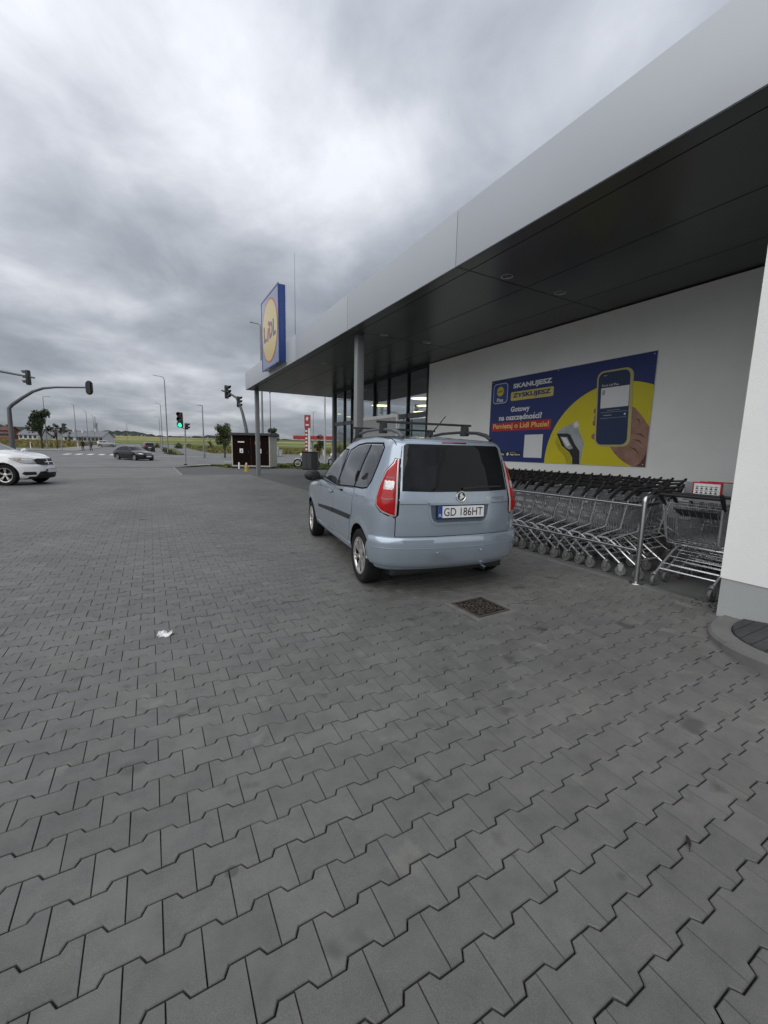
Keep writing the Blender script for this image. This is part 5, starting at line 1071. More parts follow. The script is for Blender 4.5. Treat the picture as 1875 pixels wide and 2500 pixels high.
# carts by the pillar, pushed towards the wall
ends = [(4.86, 2.13, 'shopping cart turned towards the wall beside the white pillar, outermost of its stack'), (5.13, 2.14, 'shopping cart with red framed pictogram board nested second beside the white pillar'), (5.40, 2.12, 'shopping cart nested third in the stack beside the white pillar'), (5.66, 2.13, 'shopping cart nested fourth in the stack beside the white pillar'), (5.91, 2.12, 'shopping cart nested fifth in the stack beside the white pillar'), (6.17, 2.13, 'shopping cart nested innermost in the stack beside the white pillar')]
MAT_SIGNR = M('cart sign red', (0.38, 0.012, 0.02), 0.4); MAT_SIGNW = M('cart sign white', (0.68, 0.68, 0.68), 0.4)
for i, (x, y, lab) in enumerate(ends):
    t = cart(x, y, rad(-90)+random.gauss(0, 0.02), lab, None, i == 0)
    if i in (1, 2):
        b_ = mo('sign_board', MB().box(-0.15, 0.12, 0.045, 0.056, 0.985, 1.165, 0.004), MAT_SIGNR, t); mo('sign_face', MB().box(-0.135, 0.105, 0.041, 0.0445, 0.998, 1.15), MAT_SIGNW, b_)
        k = MB()
        for q in range(10):
            px_ = -0.118+(q % 5)*0.043; pz = 1.115-(q//5)*0.045; k.add([(px_, 0.0395, pz), (px_+0.03, 0.0395, pz), (px_+0.03, 0.0395, pz+0.006), (px_, 0.0395, pz+0.006)], [(0, 1, 2, 3)]); k.add([(px_, 0.0395, pz-0.026), (px_+0.03, 0.0395, pz-0.026), (px_+0.015, 0.0395, pz-0.004)], [(0, 1, 2)])
        k.add([(-0.118, 0.0395, 1.012), (-0.05, 0.0395, 1.012), (-0.05, 0.0395, 1.018), (-0.118, 0.0395, 1.018)], [(0, 1, 2, 3)]); mo('sign_pictograms', k, MAT_INK, b_)
        mo('seat_flap', MB().box(-0.23, 0.23, 0.058, 0.064, 0.95, 1.16), MAT_SIGNR if i == 2 else MAT_WIRE, t)
# guard rail
GR = thing('cart_guard_rail', 'stainless steel tube guard rail with upright post along the cart bay', 'rail', (4.74, 2.54, 0))
MAT_STEEL = M('brushed stainless steel', (0.5, 0.5, 0.49), 0.28, 1.0, var=0.08, vs=15)
mo('post', MB().tube([(0, 0, 0), (0, 0, 0.5), (0, 0, 0.93)]+[(0.06-0.06*math.cos(a), 0, 0.93+0.06*math.sin(a)) for a in np.linspace(0.3, 1.57, 5)]+[(0.55, 0, 0.99)], 0.027, 16), MAT_STEEL, GR, 50)
mo('foot_plate', MB().lathe([(0.0, 0.009), (0.075, 0.009), (0.078, 0.0)], 24), MAT_STEEL, GR, 30)
for z in (0.88, 0.37): mo('rail', MB().tube([(0.012, 0.02, z), (0.012, 6.2, z)], 0.017, 12), MAT_STEEL, GR, 50)
for y in (2.4, 4.8): mo('post', MB().tube([(0.012, y, 0), (0.012, y, 0.86)], 0.024, 14), MAT_STEEL, GR, 50); mo('foot_plate', MB().lathe([(0.0, 0.009), (0.07, 0.009), (0.073, 0.0)], 24, o=(0.012, y, 0)), MAT_STEEL, GR, 30)
# white framed stand by the entrance
WF = thing('white_display_frame', 'white framed display board standing by the shop entrance behind the blue car', 'display', (7.6, 13.6, 0))
MAT_WF = M('white powder coat', (0.72, 0.73, 0.73), 0.45)
def fpt(px, py): d = ray(px, py); return Vector(np.array([0, 0, CAMH])+d*(7.6/d[0]))
a_, b_ = fpt(882, 1021), fpt(972, 1011); L0, H0 = a_.y, a_.z; L1 = b_.y
WF.location = (7.6, L1, 0); LN = L0-L1
f_ = MB()
for p, q, r_, s_ in ((0, 0.09, 0.0, H0), (LN-0.09, LN, 0.0, H0), (0.09, LN-0.09, H0-0.12, H0), (0.09, LN-0.09, 0.3, 0.42)): f_.box(-0.03, 0.03, p, q, r_, s_, 0.008)
mo('frame', f_, MAT_WF, WF, 30); mo('panel', MB().box(0.0, 0.02, 0.09, LN-0.09, 0.42, H0-0.12), M('grey display panel', (0.36, 0.37, 0.37), 0.5), WF)
mo('foot', MB().box(-0.3, 0.3, 0.02, 0.08, 0.0, 0.03, 0.01), MAT_WF, WF); mo('foot', MB().box(-0.3, 0.3, LN-0.08, LN-0.02, 0.0, 0.03, 0.01), MAT_WF, WF)
# ================================================================== STREET THINGS
MAT_GALV = M('galvanised steel', (0.23, 0.245, 0.255), 0.5, 0.5, var=0.08); MAT_DKPOLE = M('dark painted pole', (0.05, 0.055, 0.06), 0.5, 0.2); MAT_SIGB = M('signal black', (0.012, 0.013, 0.013), 0.5)
def height(px, py, depth): return float(dep(px, py, depth).z)
def street_lamp(base_px, top_px, depth, arm_px, label, mat=MAT_GALV, r=0.075, curve=True):
    b = foot(base_px[0], base_px[1], depth); top = dep(top_px[0], top_px[1], depth); tip = dep(arm_px[0], arm_px[1], depth)
    t = thing('street_lamp', label, 'street lamp', b, group='street lamps'); h = top.z-b.z; a = Vector((tip.x-top.x, tip.y-top.y, tip.z-top.z)); l = a.length
    if curve: pts = [(0, 0, 0), (0, 0, h*0.5), (0, 0, h-0.3*l), Vector((0, 0, h-0.05*l))+a*0.06, Vector((0, 0, h))+a*0.22, Vector((0, 0, h))+a*0.6, Vector((0, 0, h))+a*0.8]
    else: pts = [(0, 0, 0), (0, 0, h*0.5), (0, 0, h-0.02), Vector((0, 0, h))+a*0.1, Vector((0, 0, h))+a*0.5]
    mo('pole', MB().tube(pts, [r*1.2, r, r*0.8, r*0.7, r*0.6, r*0.5, r*0.5][:len(pts)], 8), mat, t, 50)
    d = a.normalized(); c0 = Vector((0, 0, h))+a*(0.75 if curve else 0.4); c1 = Vector((0, 0, h))+a*1.0; s = Vector((-d.y, d.x, 0)).normalized()*0.14
    up = Vector((0, 0, 0.05)); mo('lamp_head', MB().add([c0-s*0.6-up*0.3, c0+s*0.6-up*0.3, c1+s-up*0.4, c1-s-up*0.4, c0-s*0.5+up, c0+s*0.5+up, c1+s*0.8+up*0.5, c1-s*0.8+up*0.5], [(3, 2, 1, 0), (4, 5, 6, 7), (0, 1, 5, 4), (1, 2, 6, 5), (2, 3, 7, 6), (3, 0, 4, 7)]), mat, t)
    mo('base_collar', MB().lathe([(r*1.9, 0), (r*1.9, 0.5), (r*1.3, 0.55), (0.0, 0.55)], 10), mat, t, 40); return t
street_lamp((411, 1108), (400, 925), 60, (372, 920), 'tall street lamp with curved arm rising from the grass median, tallest of three in line')
street_lamp((398, 1104), (391, 988), 88, (377, 986), 'curved street lamp on the median, middle one of three in line')
street_lamp((393, 1102), (389, 1019), 122, (378, 1017), 'curved street lamp on the median, smallest of three in line')
street_lamp((499, 1119), (497, 992), 50, (484, 991), 'straight street lamp with short flat arm at the road edge left of the brown shed', curve=False)
street_lamp((117, 1102), (102, 971), 80, (118, 970), 'street lamp with flat arm standing in front of the leafy tree by the white houses', curve=False)
street_lamp((189, 1098), (182, 990), 93, (176, 987), 'street lamp behind the traffic light near the two pedestrians')
street_lamp((217, 1096), (214, 1006), 112, (208, 1004), 'street lamp in front of the long white house')
street_lamp((233, 1094), (231, 1017), 130, (226, 1014), 'street lamp beside the lattice tower')
street_lamp((313, 1092), (313, 1036), 170, (318, 1034), 'small distant street lamp in the fields beyond the black saloon', curve=False)
street_lamp((643, 1140), (634, 806), 34, (610, 801), 'tall street lamp rising behind the store sign and the shed')
street_lamp((765, 1108), (762, 1008), 96, (767, 1006), 'thin street lamp between the red fuel sign and the shop corner', curve=False)
m_ = thing('thin_mast', 'thin dark mast with a small cap behind the brown shed', 'mast', foot(662, 1120, 60)); hh = height(661, 962, 60)-m_.location.z
mo('pole', MB().tube([(0, 0, 0), (0, 0, hh)], [0.07, 0.045], 8), MAT_DKPOLE, m_, 50); mo('cap', MB().lathe([(0.05, hh-0.1), (0.11, hh), (0.09, hh+0.2), (0.0, hh+0.26)], 10), MAT_SIGB, m_, 40)
m_ = thing('flag_pole', 'pale slender pole beside the motorbike and the shop corner', 'pole', at(793, 1135)); mo('pole', MB().tube([(0, 0, 0), (0, 0, 9.5)], [0.095, 0.06], 10), M('pale pole', (0.42, 0.43, 0.43), 0.5, 0.2), m_, 50); mo('base_collar', MB().lathe([(0.16, 0), (0.16, 0.12), (0.0, 0.14)], 12), MAT_GALV, m_, 40)

def signal_head(parent, c, face, right, n=3, size=0.3, lit=None, board=False):
    """traffic signal head: stacked chambers with visors, c = centre, face = direction the lamps look"""
    face = Vector(face).normalized(); right = Vector((0, 0, 1)).cross(face).normalized()*-1; up = Vector((0, 0, 1)); H = n*size
    P = lambda a, b, d: Vector(c)+right*a+up*b+face*d
    w = size*0.5
    pl = rrect(-w, w, -H/2, H/2, size*0.18, 3); k = len(pl)
    body = MB().add([P(a, b, -0.14) for a, b in pl]+[P(a, b, 0.0) for a, b in pl], [tuple(range(k-1, -1, -1)), tuple(range(k, 2*k))]+[(i, (i+1) % k, k+(i+1) % k, k+i) for i in range(k)])
    o = mo('signal_head', body, MAT_SIGB, parent, 40)
    if board:
        pl = rrect(-size*1.0, size*1.0, -H/2-size*0.35, H/2+size*0.35, size*0.98, 8); k = len(pl)
        mo('back_board', MB().add([P(a, b, -0.06) for a, b in pl]+[P(a, b, -0.045) for a, b in pl], [tuple(range(k-1, -1, -1)), tuple(range(k, 2*k))]+[(i, (i+1) % k, k+(i+1) % k, k+i) for i in range(k)]), MAT_SIGB, o)
    for i in range(n):
        z = H/2-size*(i+0.5); r = size*0.40
        cols = [(0.05, 0.006, 0.005), (0.05, 0.03, 0.004), (0.005, 0.04, 0.025)]
        mt = M('lit green signal', (0.0, 0.5, 0.25), 0.3, emit=(0.04, 1.0, 0.45), estr=1.1) if lit == i else M('signal lens %d' % i, cols[i % 3], 0.2, coat=1)
        pts = [(r*math.cos(a), r*math.sin(a)) for a in np.linspace(0, 2*math.pi, 17)[:-1]]
        mo('lens', MB().add([P(a, z+b, 0.012) for a, b in pts]+[P(0, z, 0.03)], [(j, (j+1) % 16, 16) for j in range(16)]), mt, o)
        va = [(size*0.46*math.cos(a), size*0.46*math.sin(a)) for a in np.linspace(-0.35, math.pi+0.35, 13)]
        vs = []; 
        for a, b in va: e = size*(0.55+0.45*max(0, b/(size*0.46))); vs += [P(a, z+b, 0.0), P(a, z+b, e)]
        vs2 = [Vector(v)*1 for v in vs]; fs = [(2*j, 2*j+2, 2*j+3, 2*j+1) for j in range(12)]
        mo('visor', MB().add(vs2, fs), MAT_SIGB, o)
    return o
def gantry(label, path, depth, radii, name='signal_gantry'):
    pts = [dep(x, y, depth) for x, y in path]; b = foot(path[0][0], path[0][1], depth)
    t = thing(name, label, 'traffic light', b, group='traffic lights'); pts[0] = Vector((pts[1].x, pts[1].y, b.z)) if abs(path[0][0]-path[1][0]) < 25 else pts[0]
    mo('mast', MB().tube([p-b for p in pts], radii, 10), M('dark signal mast', (0.10, 0.105, 0.11), 0.5, 0.3), t, 50); t.location = b
    return t, b
toward = Vector((-CF[0], -CF[1], 0))*1.0; leftw = Vector((-CR[0], -CR[1], 0))
t, b = gantry('signal gantry with straight arm ending in an oval backboard above the white car', [(29, 1118), (26, 1045), (22, 997), (30, 988), (55, 971), (80, 956), (105, 948), (135, 945.5), (212, 946)], 30, [0.17, 0.15, 0.13, 0.12, 0.11, 0.10, 0.09, 0.075, 0.06])
signal_head(t, dep(219, 947, 30)-b, -toward, None, 3, 0.27, board=True)
mo('mast_sleeve', MB().lathe([(0.19, 0.0), (0.19, 1.2), (0.16, 1.25)], 12), M('dark signal mast', (0.10, 0.105, 0.11)), t, 40)
t, b = gantry('signal gantry whose arm reaches in high over the car park from outside', [(-150, 1130), (-152, 985), (-140, 905), (-100, 893), (-40, 898), (0, 906.5), (50, 916), (84, 922.5)], 27, [0.15, 0.13, 0.11, 0.10, 0.09, 0.075, 0.065, 0.05])
signal_head(t, dep(66, 922.5, 27)-b+Vector((0, 0, 0.02)), leftw+toward*0.15, None, 3, 0.31)
t, b = gantry('bent signal gantry with two signal heads leaning out behind the brown shed', [(604, 1130), (603, 1062), (600, 1042), (592, 1008), (585, 988), (577, 971), (560, 960), (541, 953)], 33, [0.15, 0.14, 0.125, 0.11, 0.10, 0.09, 0.08, 0.06])
signal_head(t, dep(555, 957, 33)-b, -leftw+toward*0.25, None, 3, 0.34); signal_head(t, dep(584, 981, 33)-b, -leftw+toward*0.25, None, 3, 0.28)
g = at(453, 1136); t = thing('traffic_light', 'traffic light showing green on a grey post at the corner of the car park', 'traffic light', g, group='traffic lights'); dpt = float((np.array(g)-np.array([0, 0, CAMH]))@CF)
mo('post', MB().tube([(0, 0, 0), dep(452, 1046, dpt)-g], 0.055, 10), MAT_GALV, t, 50); mo('base_collar', MB().lathe([(0.12, 0), (0.12, 0.1), (0.0, 0.12)], 12), MAT_SIGB, t, 40)
signal_head(t, dep(439, 1025, dpt)-g, toward-leftw*0.15, None, 3, 0.385*dpt/32, lit=2); signal_head(t, dep(457, 1041, dpt)-g, leftw*-1+toward*0.2, None, 2, 0.24)
mo('bracket', MB().tube([dep(443, 1044, dpt)-g, dep(452, 1047, dpt)-g, dep(456, 1046, dpt)-g], 0.03, 6), MAT_SIGB, t)
g = foot(152, 1108, 62); t = thing('traffic_light', 'dark traffic light on a thin post before the leafy tree across the road', 'traffic light', g, group='traffic lights')
mo('post', MB().tube([(0, 0, 0), dep(152, 1040, 62)-g], 0.05, 8), MAT_GALV, t, 50); signal_head(t, dep(156, 1045, 62)-g, toward*-1, None, 3, 0.45); signal_head(t, dep(147, 1050, 62)-g, leftw, None, 2, 0.4)
for px, py, dd, lab in ((75, 1094, 70, 'white marker post in the grass beyond the white car'), (191, 1096, 85, 'white marker post on the pavement beside the pedestrians')):
    t = thing('marker_post', lab, 'bollard', foot(px, py, dd), group='white marker posts'); hh = 16*dd/FPX
    mo('post', MB().box(-0.07, 0.07, -0.05, 0.05, 0, hh, 0.02), MAT_WF, t); mo('reflector', MB().box(-0.05, 0.05, -0.054, -0.05, hh*0.75, hh*0.85), MAT_LRED, t)

# --- brown shed with two doors
sl, sr = at(567, 1142.5), at(660, 1144.5); ex = Vector((sr.x-sl.x, sr.y-sl.y, 0)); SW = ex.length; ex.normalize()
SHD = thing('service_shed', 'dark brown service shed with cream corner trim standing on the grass by the entrance', 'shed', (sl.x, sl.y, 0), math.atan2(ex.y, ex.x))
sdep = float((np.array(sl)-np.array([0, 0, CAMH]))@CF); SHH = height(567, 1062, sdep)
MAT_BRN = M('dark brown door', (0.009, 0.004, 0.0035), 0.85, var=0.15, spec=0.1); MAT_CREAM = M('cream trim', (0.42, 0.40, 0.35), 0.6); MAT_ROOF = M('dark shed roof', (0.035, 0.037, 0.04), 0.6)
SD = 1.9
mo('wall', MB().box(0.0, SW, 0.03, SD, 0.12, SHH-0.02), MAT_CREAM, SHD); mo('base', MB().box(-0.03, SW+0.03, -0.02, SD+0.03, -0.06, 0.12), MAT_SIGB, SHD)
mo('sill_trim', MB().box(-0.01, SW+0.01, -0.012, 0.028, 0.125, 0.21), MAT_CREAM, SHD); mo('roof', MB().box(-0.16, SW+0.16, -0.16, SD+0.16, SHH-0.02, SHH+0.16, 0.02), MAT_ROOF, SHD)
for a in (0.0, SW-0.07): mo('corner_trim', MB().box(a, a+0.07, -0.015, 0.028, 0.212, SHH-0.022), MAT_CREAM, SHD)
for a, b_, lb in ((0.075, SW/2-0.01, 'white'), (SW/2+0.01, SW-0.075, 'red')):
    d = mo('door', MB().box(a, b_, -0.008, 0.028, 0.22, SHH-0.03, 0.004), MAT_BRN, SHD); mid = (a+b_)/2
    if lb == 'white': mo('door_label', MB().box(mid-0.26, mid+0.2, -0.012, -0.0085, SHH-0.52, SHH-0.44), MAT_WF, d)
    else: mo('red_sticker', MB().box(mid-0.35, mid+0.05, -0.012, -0.0085, SHH-0.66, SHH-0.42), M('faded red sticker', (0.26, 0.09, 0.10), 0.5), d)
    q = mo('notice', MB().box(mid-0.14, mid+0.10, -0.012, -0.0085, SHH*0.5-0.08, SHH*0.5+0.22), MAT_WF, d); mo('notice_mark', MB().add([(mid-0.09, -0.0135, SHH*0.5), (mid+0.05, -0.0135, SHH*0.5), (mid-0.02, -0.0135, SHH*0.5+0.13)], [(0, 1, 2)]), MAT_INK, q)
    mo('handle', MB().box(b_-0.14, b_-0.1, -0.05, -0.009, 1.05, 1.25, 0.01), MAT_SIGB, d)
g = at(584, 1146); t = thing('white_bollard', 'short white bollard in front of the brown shed', 'bollard', g); mo('post', MB().lathe([(0.06, 0), (0.055, 0.42), (0.035, 0.47), (0, 0.48)], 12), MAT_WF, t, 40); mo('foot', MB().lathe([(0.1, 0.0), (0.1, 0.03), (0.0, 0.04)], 12), MAT_SIGB, t)
g = at(602, 1151); t = thing('yellow_hydrant', 'small yellow standpipe with pale cap in front of the brown shed', 'hydrant', g); MAT_YH = M('worn yellow paint', (0.42, 0.30, 0.03), 0.6, var=0.3)
mo('post', MB().lathe([(0.13, 0), (0.11, 0.12), (0.085, 0.16), (0.08, 0.34), (0.05, 0.38), (0, 0.38)], 12), MAT_YH, t, 40); mo('cap', MB().lathe([(0.06, 0.38), (0.07, 0.46), (0.03, 0.54), (0, 0.55)], 12), M('pale cap', (0.55, 0.5, 0.38), 0.6), t, 40)
for s in (1, -1): mo('outlet', MB().tube([(0, 0, 0.24), (s*0.14, 0, 0.24)], 0.035, 10), MAT_YH, t, 40)
# --- litter bin block
g = at(737, 1147); g2 = at(776, 1150); e = Vector((g2.x-g.x, g2.y-g.y, 0)); BWd = 1.05
BN = thing('litter_bin', 'big dark grey litter bin block at the corner of the shop front', 'bin', (g.x, g.y, 0.004), rad(-28)); MAT_BIN = M('bin grey panel', (0.06, 0.065, 0.068), 0.45, 0.2); BHt = 1.28
mo('shell', MB().box(0.0, BWd, 0.02, 0.95, 0.05, BHt-0.06), MAT_SIGB, BN); mo('lid', MB().box(-0.03, BWd+0.03, -0.03, 0.98, BHt-0.06, BHt, 0.02), MAT_SIGB, BN)
for a in (0.02, 0.36, 0.70): mo('panel', MB().box(a, a+0.32, -0.005, 0.018, 0.08, BHt-0.1, 0.005), MAT_BIN if a < 0.5 else MAT_SIGB, BN)
mo('plinth', MB().box(0.05, BWd-0.05, 0.06, 0.9, -0.01, 0.05), MAT_SIGB, BN)
# --- motorbikes
def motorbike(px, py, depth, rz, label, col):
    t = thing('motorbike', label, 'motorbike', foot(px, py, depth), rz, group='motorbikes parked on the grass'); R = 0.33
    for x in (0.0, 1.4):
        w = mo('wheel', MB().tube([(x+R*0.88*math.cos(a), 0, R+R*0.88*math.sin(a)) for a in np.linspace(0, 2*math.pi, 25)[:-1]], 0.055, 8, closed=True), MAT_TYRE, t, 50)
        mo('rim', MB().tube([(x+R*0.68*math.cos(a), 0, R+R*0.68*math.sin(a)) for a in np.linspace(0, 2*math.pi, 25)[:-1]], 0.022, 6, closed=True), MAT_WF, w, 50)
        sp = MB()
        for a in np.linspace(0, 2*math.pi, 9)[:-1]: sp.tube([(x, 0, R), (x+R*0.68*math.cos(a), 0, R+R*0.68*math.sin(a))], 0.008, 4)
        mo('spokes', sp, MAT_GALV, w)
    mo('fork', MB().tube([(0.0, 0.09, R), (0.42, 0.07, 0.98)], 0.025, 7).tube([(0.0, -0.09, R), (0.42, -0.07, 0.98)], 0.025, 7), MAT_GALV, t, 50)
    mo('frame', MB().tube([(0.38, 0, 0.9), (0.6, 0, 0.45), (1.0, 0, 0.4), (1.4, 0, R)], 0.035, 8).tube([(0.38, 0, 0.9), (1.0, 0, 0.72), (1.4, 0, R)], 0.03, 8), MAT_SIGB, t, 50)
    mo('engine', MB().box(0.52, 0.95, -0.17, 0.17, 0.28, 0.66, 0.05), MAT_DISC, t, 40)
    mo('tank', MB().lathe([(0, -0.28), (0.13, -0.2), (0.17, 0.0), (0.12, 0.22), (0, 0.3)], 16, axis='x').xf(lambda p: p+Vector((0.66, 0, 0.84))), M('bike paint '+col[0], col[1], 0.3, coat=1), t, 50)
    mo('seat', MB().box(0.88, 1.55, -0.13, 0.13, 0.76, 0.86, 0.04), MAT_SIGB, t, 40); mo('handlebar', MB().tube([(0.5, -0.36, 1.08), (0.42, -0.15, 1.02), (0.42, 0.15, 1.02), (0.5, 0.36, 1.08)], 0.018, 6), MAT_SIGB, t, 50)
    mo('front_fairing', MB().lathe([(0, -0.12), (0.12, -0.08), (0.17, 0.05), (0.0, 0.16)], 14, axis='x').xf(lambda p: p+Vector((0.28, 0, 0.98))), MAT_WF, t, 50); mo('front_mudguard', MB().tube([(R*1.1*math.cos(a), 0, R+R*1.1*math.sin(a)) for a in np.linspace(0.3, 2.2, 8)], 0.05, 6), MAT_WF, t, 50)
    mo('exhaust', MB().tube([(0.7, 0.16, 0.3), (1.1, 0.19, 0.32), (1.6, 0.2, 0.5)], 0.045, 8), MAT_CHROME, t, 50); mo('side_stand', MB().tube([(0.75, 0.12, 0.3), (0.85, 0.32, 0.0)], 0.015, 5), MAT_SIGB, t)
motorbike(727, 1136, 33, rad(-20), 'motorbike with pale front fairing parked half hidden behind the dark litter bin', ('red', (0.3, 0.02, 0.02)))
motorbike(806, 1130, 38, rad(35), 'motorbike with white fairing parked beside the pale pole at the shop corner', ('white', (0.6, 0.6, 0.6)))
# --- electricity cabinets
for x0, x1, y0, y1, dd, lab in ((664, 680, 1086, 1112, 62, 'pale grey electricity cabinet with two doors right of the brown shed'), (681, 688, 1096, 1112, 62, 'narrow cream electricity cabinet beside the wider grey one')):
    a, b_ = foot(x0, y1, dd), foot(x1, y1, dd); ww = (b_-a).length; hh = (y1-y0)*dd/FPX
    t = thing('electricity_cabinet', lab, 'cabinet', a, math.atan2(b_.y-a.y, b_.x-a.x)); mo('box', MB().box(0, ww, 0, 0.5, 0.08, hh, 0.02), M('cabinet grey', (0.36, 0.38, 0.38), 0.6), t, 40)
    mo('plinth', MB().box(0.02, ww-0.02, 0.03, 0.47, -0.1, 0.08), MAT_KERB, t); mo('roof_lip', MB().box(-0.03, ww+0.03, -0.03, 0.53, hh, hh+0.05), M('cabinet grey', (0.36, 0.38, 0.38)), t)
    for q in ((0.03, ww/2-0.01), (ww/2+0.01, ww-0.03)): mo('door', MB().box(q[0], q[1], -0.012, -0.001, 0.12, hh-0.06), M('cabinet door grey', (0.32, 0.34, 0.34), 0.6), t)
# --- fuel station
MAT_FRED = M('fuel station red', (0.30, 0.03, 0.03), 0.4, var=0.05); MAT_FW = M('fuel station white', (0.62, 0.62, 0.62), 0.45)
dd = 58; a = foot(744, 1105, dd); b_ = foot(757, 1105, dd); ww = (b_-a).length; top = height(750, 1014, dd)-a.z; mid = height(750, 1045, dd)-a.z
FT = thing('fuel_price_totem', 'tall red fuel station price totem with white emblem behind the litter bin', 'sign', a, math.atan2(b_.y-a.y, b_.x-a.x))
mo('head_panel', MB().box(-0.03, ww+0.03, 0, 0.4, mid, top, 0.03), MAT_FRED, FT); mo('column', MB().box(0.03, ww*0.62, 0.05, 0.35, 0, mid), MAT_FRED, FT); mo('column', MB().box(ww*0.64, ww-0.02, 0.05, 0.35, 0, mid), MAT_FW, FT)
em_ = [(0.2, 0.62), (0.42, 0.86), (0.66, 0.82), (0.78, 0.7), (0.6, 0.72), (0.66, 0.55), (0.5, 0.62), (0.42, 0.5), (0.38, 0.64)]
mo('emblem', MB().add([(x*ww, -0.012, mid+(top-mid)*z) for x, z in em_], [tuple(range(len(em_)))]), MAT_FW, FT); mo('name_strip', MB().box(ww*0.2, ww*0.8, -0.014, -0.001, mid+(top-mid)*0.17, mid+(top-mid)*0.28), MAT_FW, FT)
for i in range(7): z = mid*(0.15+0.12*i); mo('price_panel', MB().box(0.1, ww*0.5, 0.036, 0.049, z, z+mid*0.055), MAT_FW, FT)
dd = 72; a = foot(716, 1105, dd); b_ = foot(830, 1105, dd); ww = (b_-a).length; z0, z1 = height(712, 1074, dd), height(712, 1063, dd)
FC = thing('fuel_canopy', 'flat red fuel station canopy on pale posts behind the price totem', 'canopy', a, math.atan2(b_.y-a.y, b_.x-a.x)); z0 -= a.z; z1 -= a.z
mo('roof', MB().box(0, ww, 0, 5, z0+0.15, z1, 0.05), MAT_FRED, FC); mo('underside', MB().box(0.1, ww-0.1, 0.1, 4.9, z0, z0+0.148), MAT_FW, FC)
for x in (ww*0.35, ww*0.8): mo('post', MB().tube([(x, 2.5, 0), (x, 2.5, z0)], 0.16, 10), MAT_FW, FC)
for x in (ww*0.3, ww*0.6):
    p_ = mo('fuel_pump', MB().box(x, x+0.5, 1.5, 2.0, 0, 1.7, 0.03), MAT_FW, FC); mo('pump_screen', MB().box(x+0.08, x+0.42, 1.485, 1.498, 1.1, 1.45), MAT_SIGB, p_)
# ================================================================== PLANTS, HOUSES, HILLS, PEOPLE
def leaf_mat(name, c1, c2):
    m = M(name, c1, 0.65, col2=c2, vs=1.3, spec=0.25); return m
MAT_LEAF = leaf_mat('leaves green', (0.035, 0.05, 0.018), (0.095, 0.115, 0.04)); MAT_LEAF2 = leaf_mat('leaves dark', (0.016, 0.026, 0.012), (0.05, 0.066, 0.026)); MAT_BARK = M('bark', (0.07, 0.058, 0.045), 0.9, var=0.3, bump=0.5, bs=20)
def tree(label, px, py, depth, top, width, seed, mat=MAT_LEAF, n=1500, trunk_frac=0.35, name='leafy_tree', lobes=9):
    b = foot(px, py, depth); H = height(px, top, depth)-b.z; Wd = width*depth/FPX/2; rg = np.random.default_rng(seed)
    t = thing(name, label, 'tree', b, group='trees'); tr = MB()
    h0 = H*trunk_frac; r0 = max(0.06, H*0.02); tr.tube([(0, 0, -0.2), (0.02, 0.03, h0*0.6), (0.05, 0, h0), (0, 0.05, H*0.72)], [r0*1.3, r0, r0*0.85, r0*0.25], 8)
    blobs = []
    for i in range(lobes):
        a = rg.uniform(0, 6.28); q = rg.uniform(0.15, 0.78); z = h0+(H-h0)*rg.uniform(0.12, 0.86); k = 1-abs((z-h0)/(H-h0)-0.42)*1.1
        c = Vector((math.cos(a)*Wd*q*max(0.3, k), math.sin(a)*Wd*q*max(0.3, k), z)); rr = Wd*rg.uniform(0.18, 0.36); blobs.append((c, rr)); s0 = Vector((0.03, 0, h0*rg.uniform(0.7, 1.0)))
        tr.tube([s0, s0.lerp(c, 0.5)+Vector((0, 0, 0.1*H)), c], [r0*0.5, r0*0.32, r0*0.1], 5)
    mo('trunk', tr, MAT_BARK, t, 60)
    lv = MB(); per = n//lobes; s = max(0.04, Wd*0.055)
    for c, rr in blobs:
        for _ in range(per):
            d = rg.normal(size=3); d /= np.linalg.norm(d); p = c+Vector(d*rr*rg.uniform(0.25, 1.08)**0.6); p.z = max(p.z, h0*0.8)
            u = Vector(rg.normal(size=3)).normalized(); w = u.orthogonal().normalized(); k = s*rg.uniform(0.6, 1.5)
            lv.add([p-u*k, p+w*k*0.6, p+u*k, p-w*k*0.6], [(0, 1, 2, 3)])
    mo('crown', lv, mat, t); return t
tree('broad leafy tree standing in front of the white houses', 104, 1102, 76, 995, 62, 1, MAT_LEAF2, 3600, 0.32, lobes=22)
tree('slim young tree right of the broad leafy tree', 141, 1104, 74, 1029, 26, 2, MAT_LEAF2, 1300, 0.35, lobes=12)
tree('round light green tree behind the left end of the brown shed', 549, 1110, 52, 1027, 62, 3, MAT_LEAF, 4200, 0.26, lobes=24)
tree('dark bushy tree right of the brown shed', 668, 1106, 66, 1042, 42, 4, MAT_LEAF2, 2400, 0.25, lobes=16)
tree('dark ornamental tree between totem and pale pole', 780, 1118, 60, 1056, 38, 5, MAT_LEAF2, 2000, 0.22, lobes=14)
tree('small round tree in the field near the road', 515, 1104, 100, 1060, 22, 6, MAT_LEAF2, 500, 0.2, lobes=6)
tree('low dark tree beside the white houses', 172, 1086, 120, 1042, 26, 7, MAT_LEAF2, 600, 0.15, lobes=7)
tree('small conifer like tree by the silver car', 268, 1094, 105, 1072, 9, 8, MAT_LEAF2, 300, 0.1, lobes=5)
tree('leafy bush tree far right of the fuel canopy', 828, 1120, 62, 1050, 40, 9, MAT_LEAF2, 1000, 0.2, lobes=8)
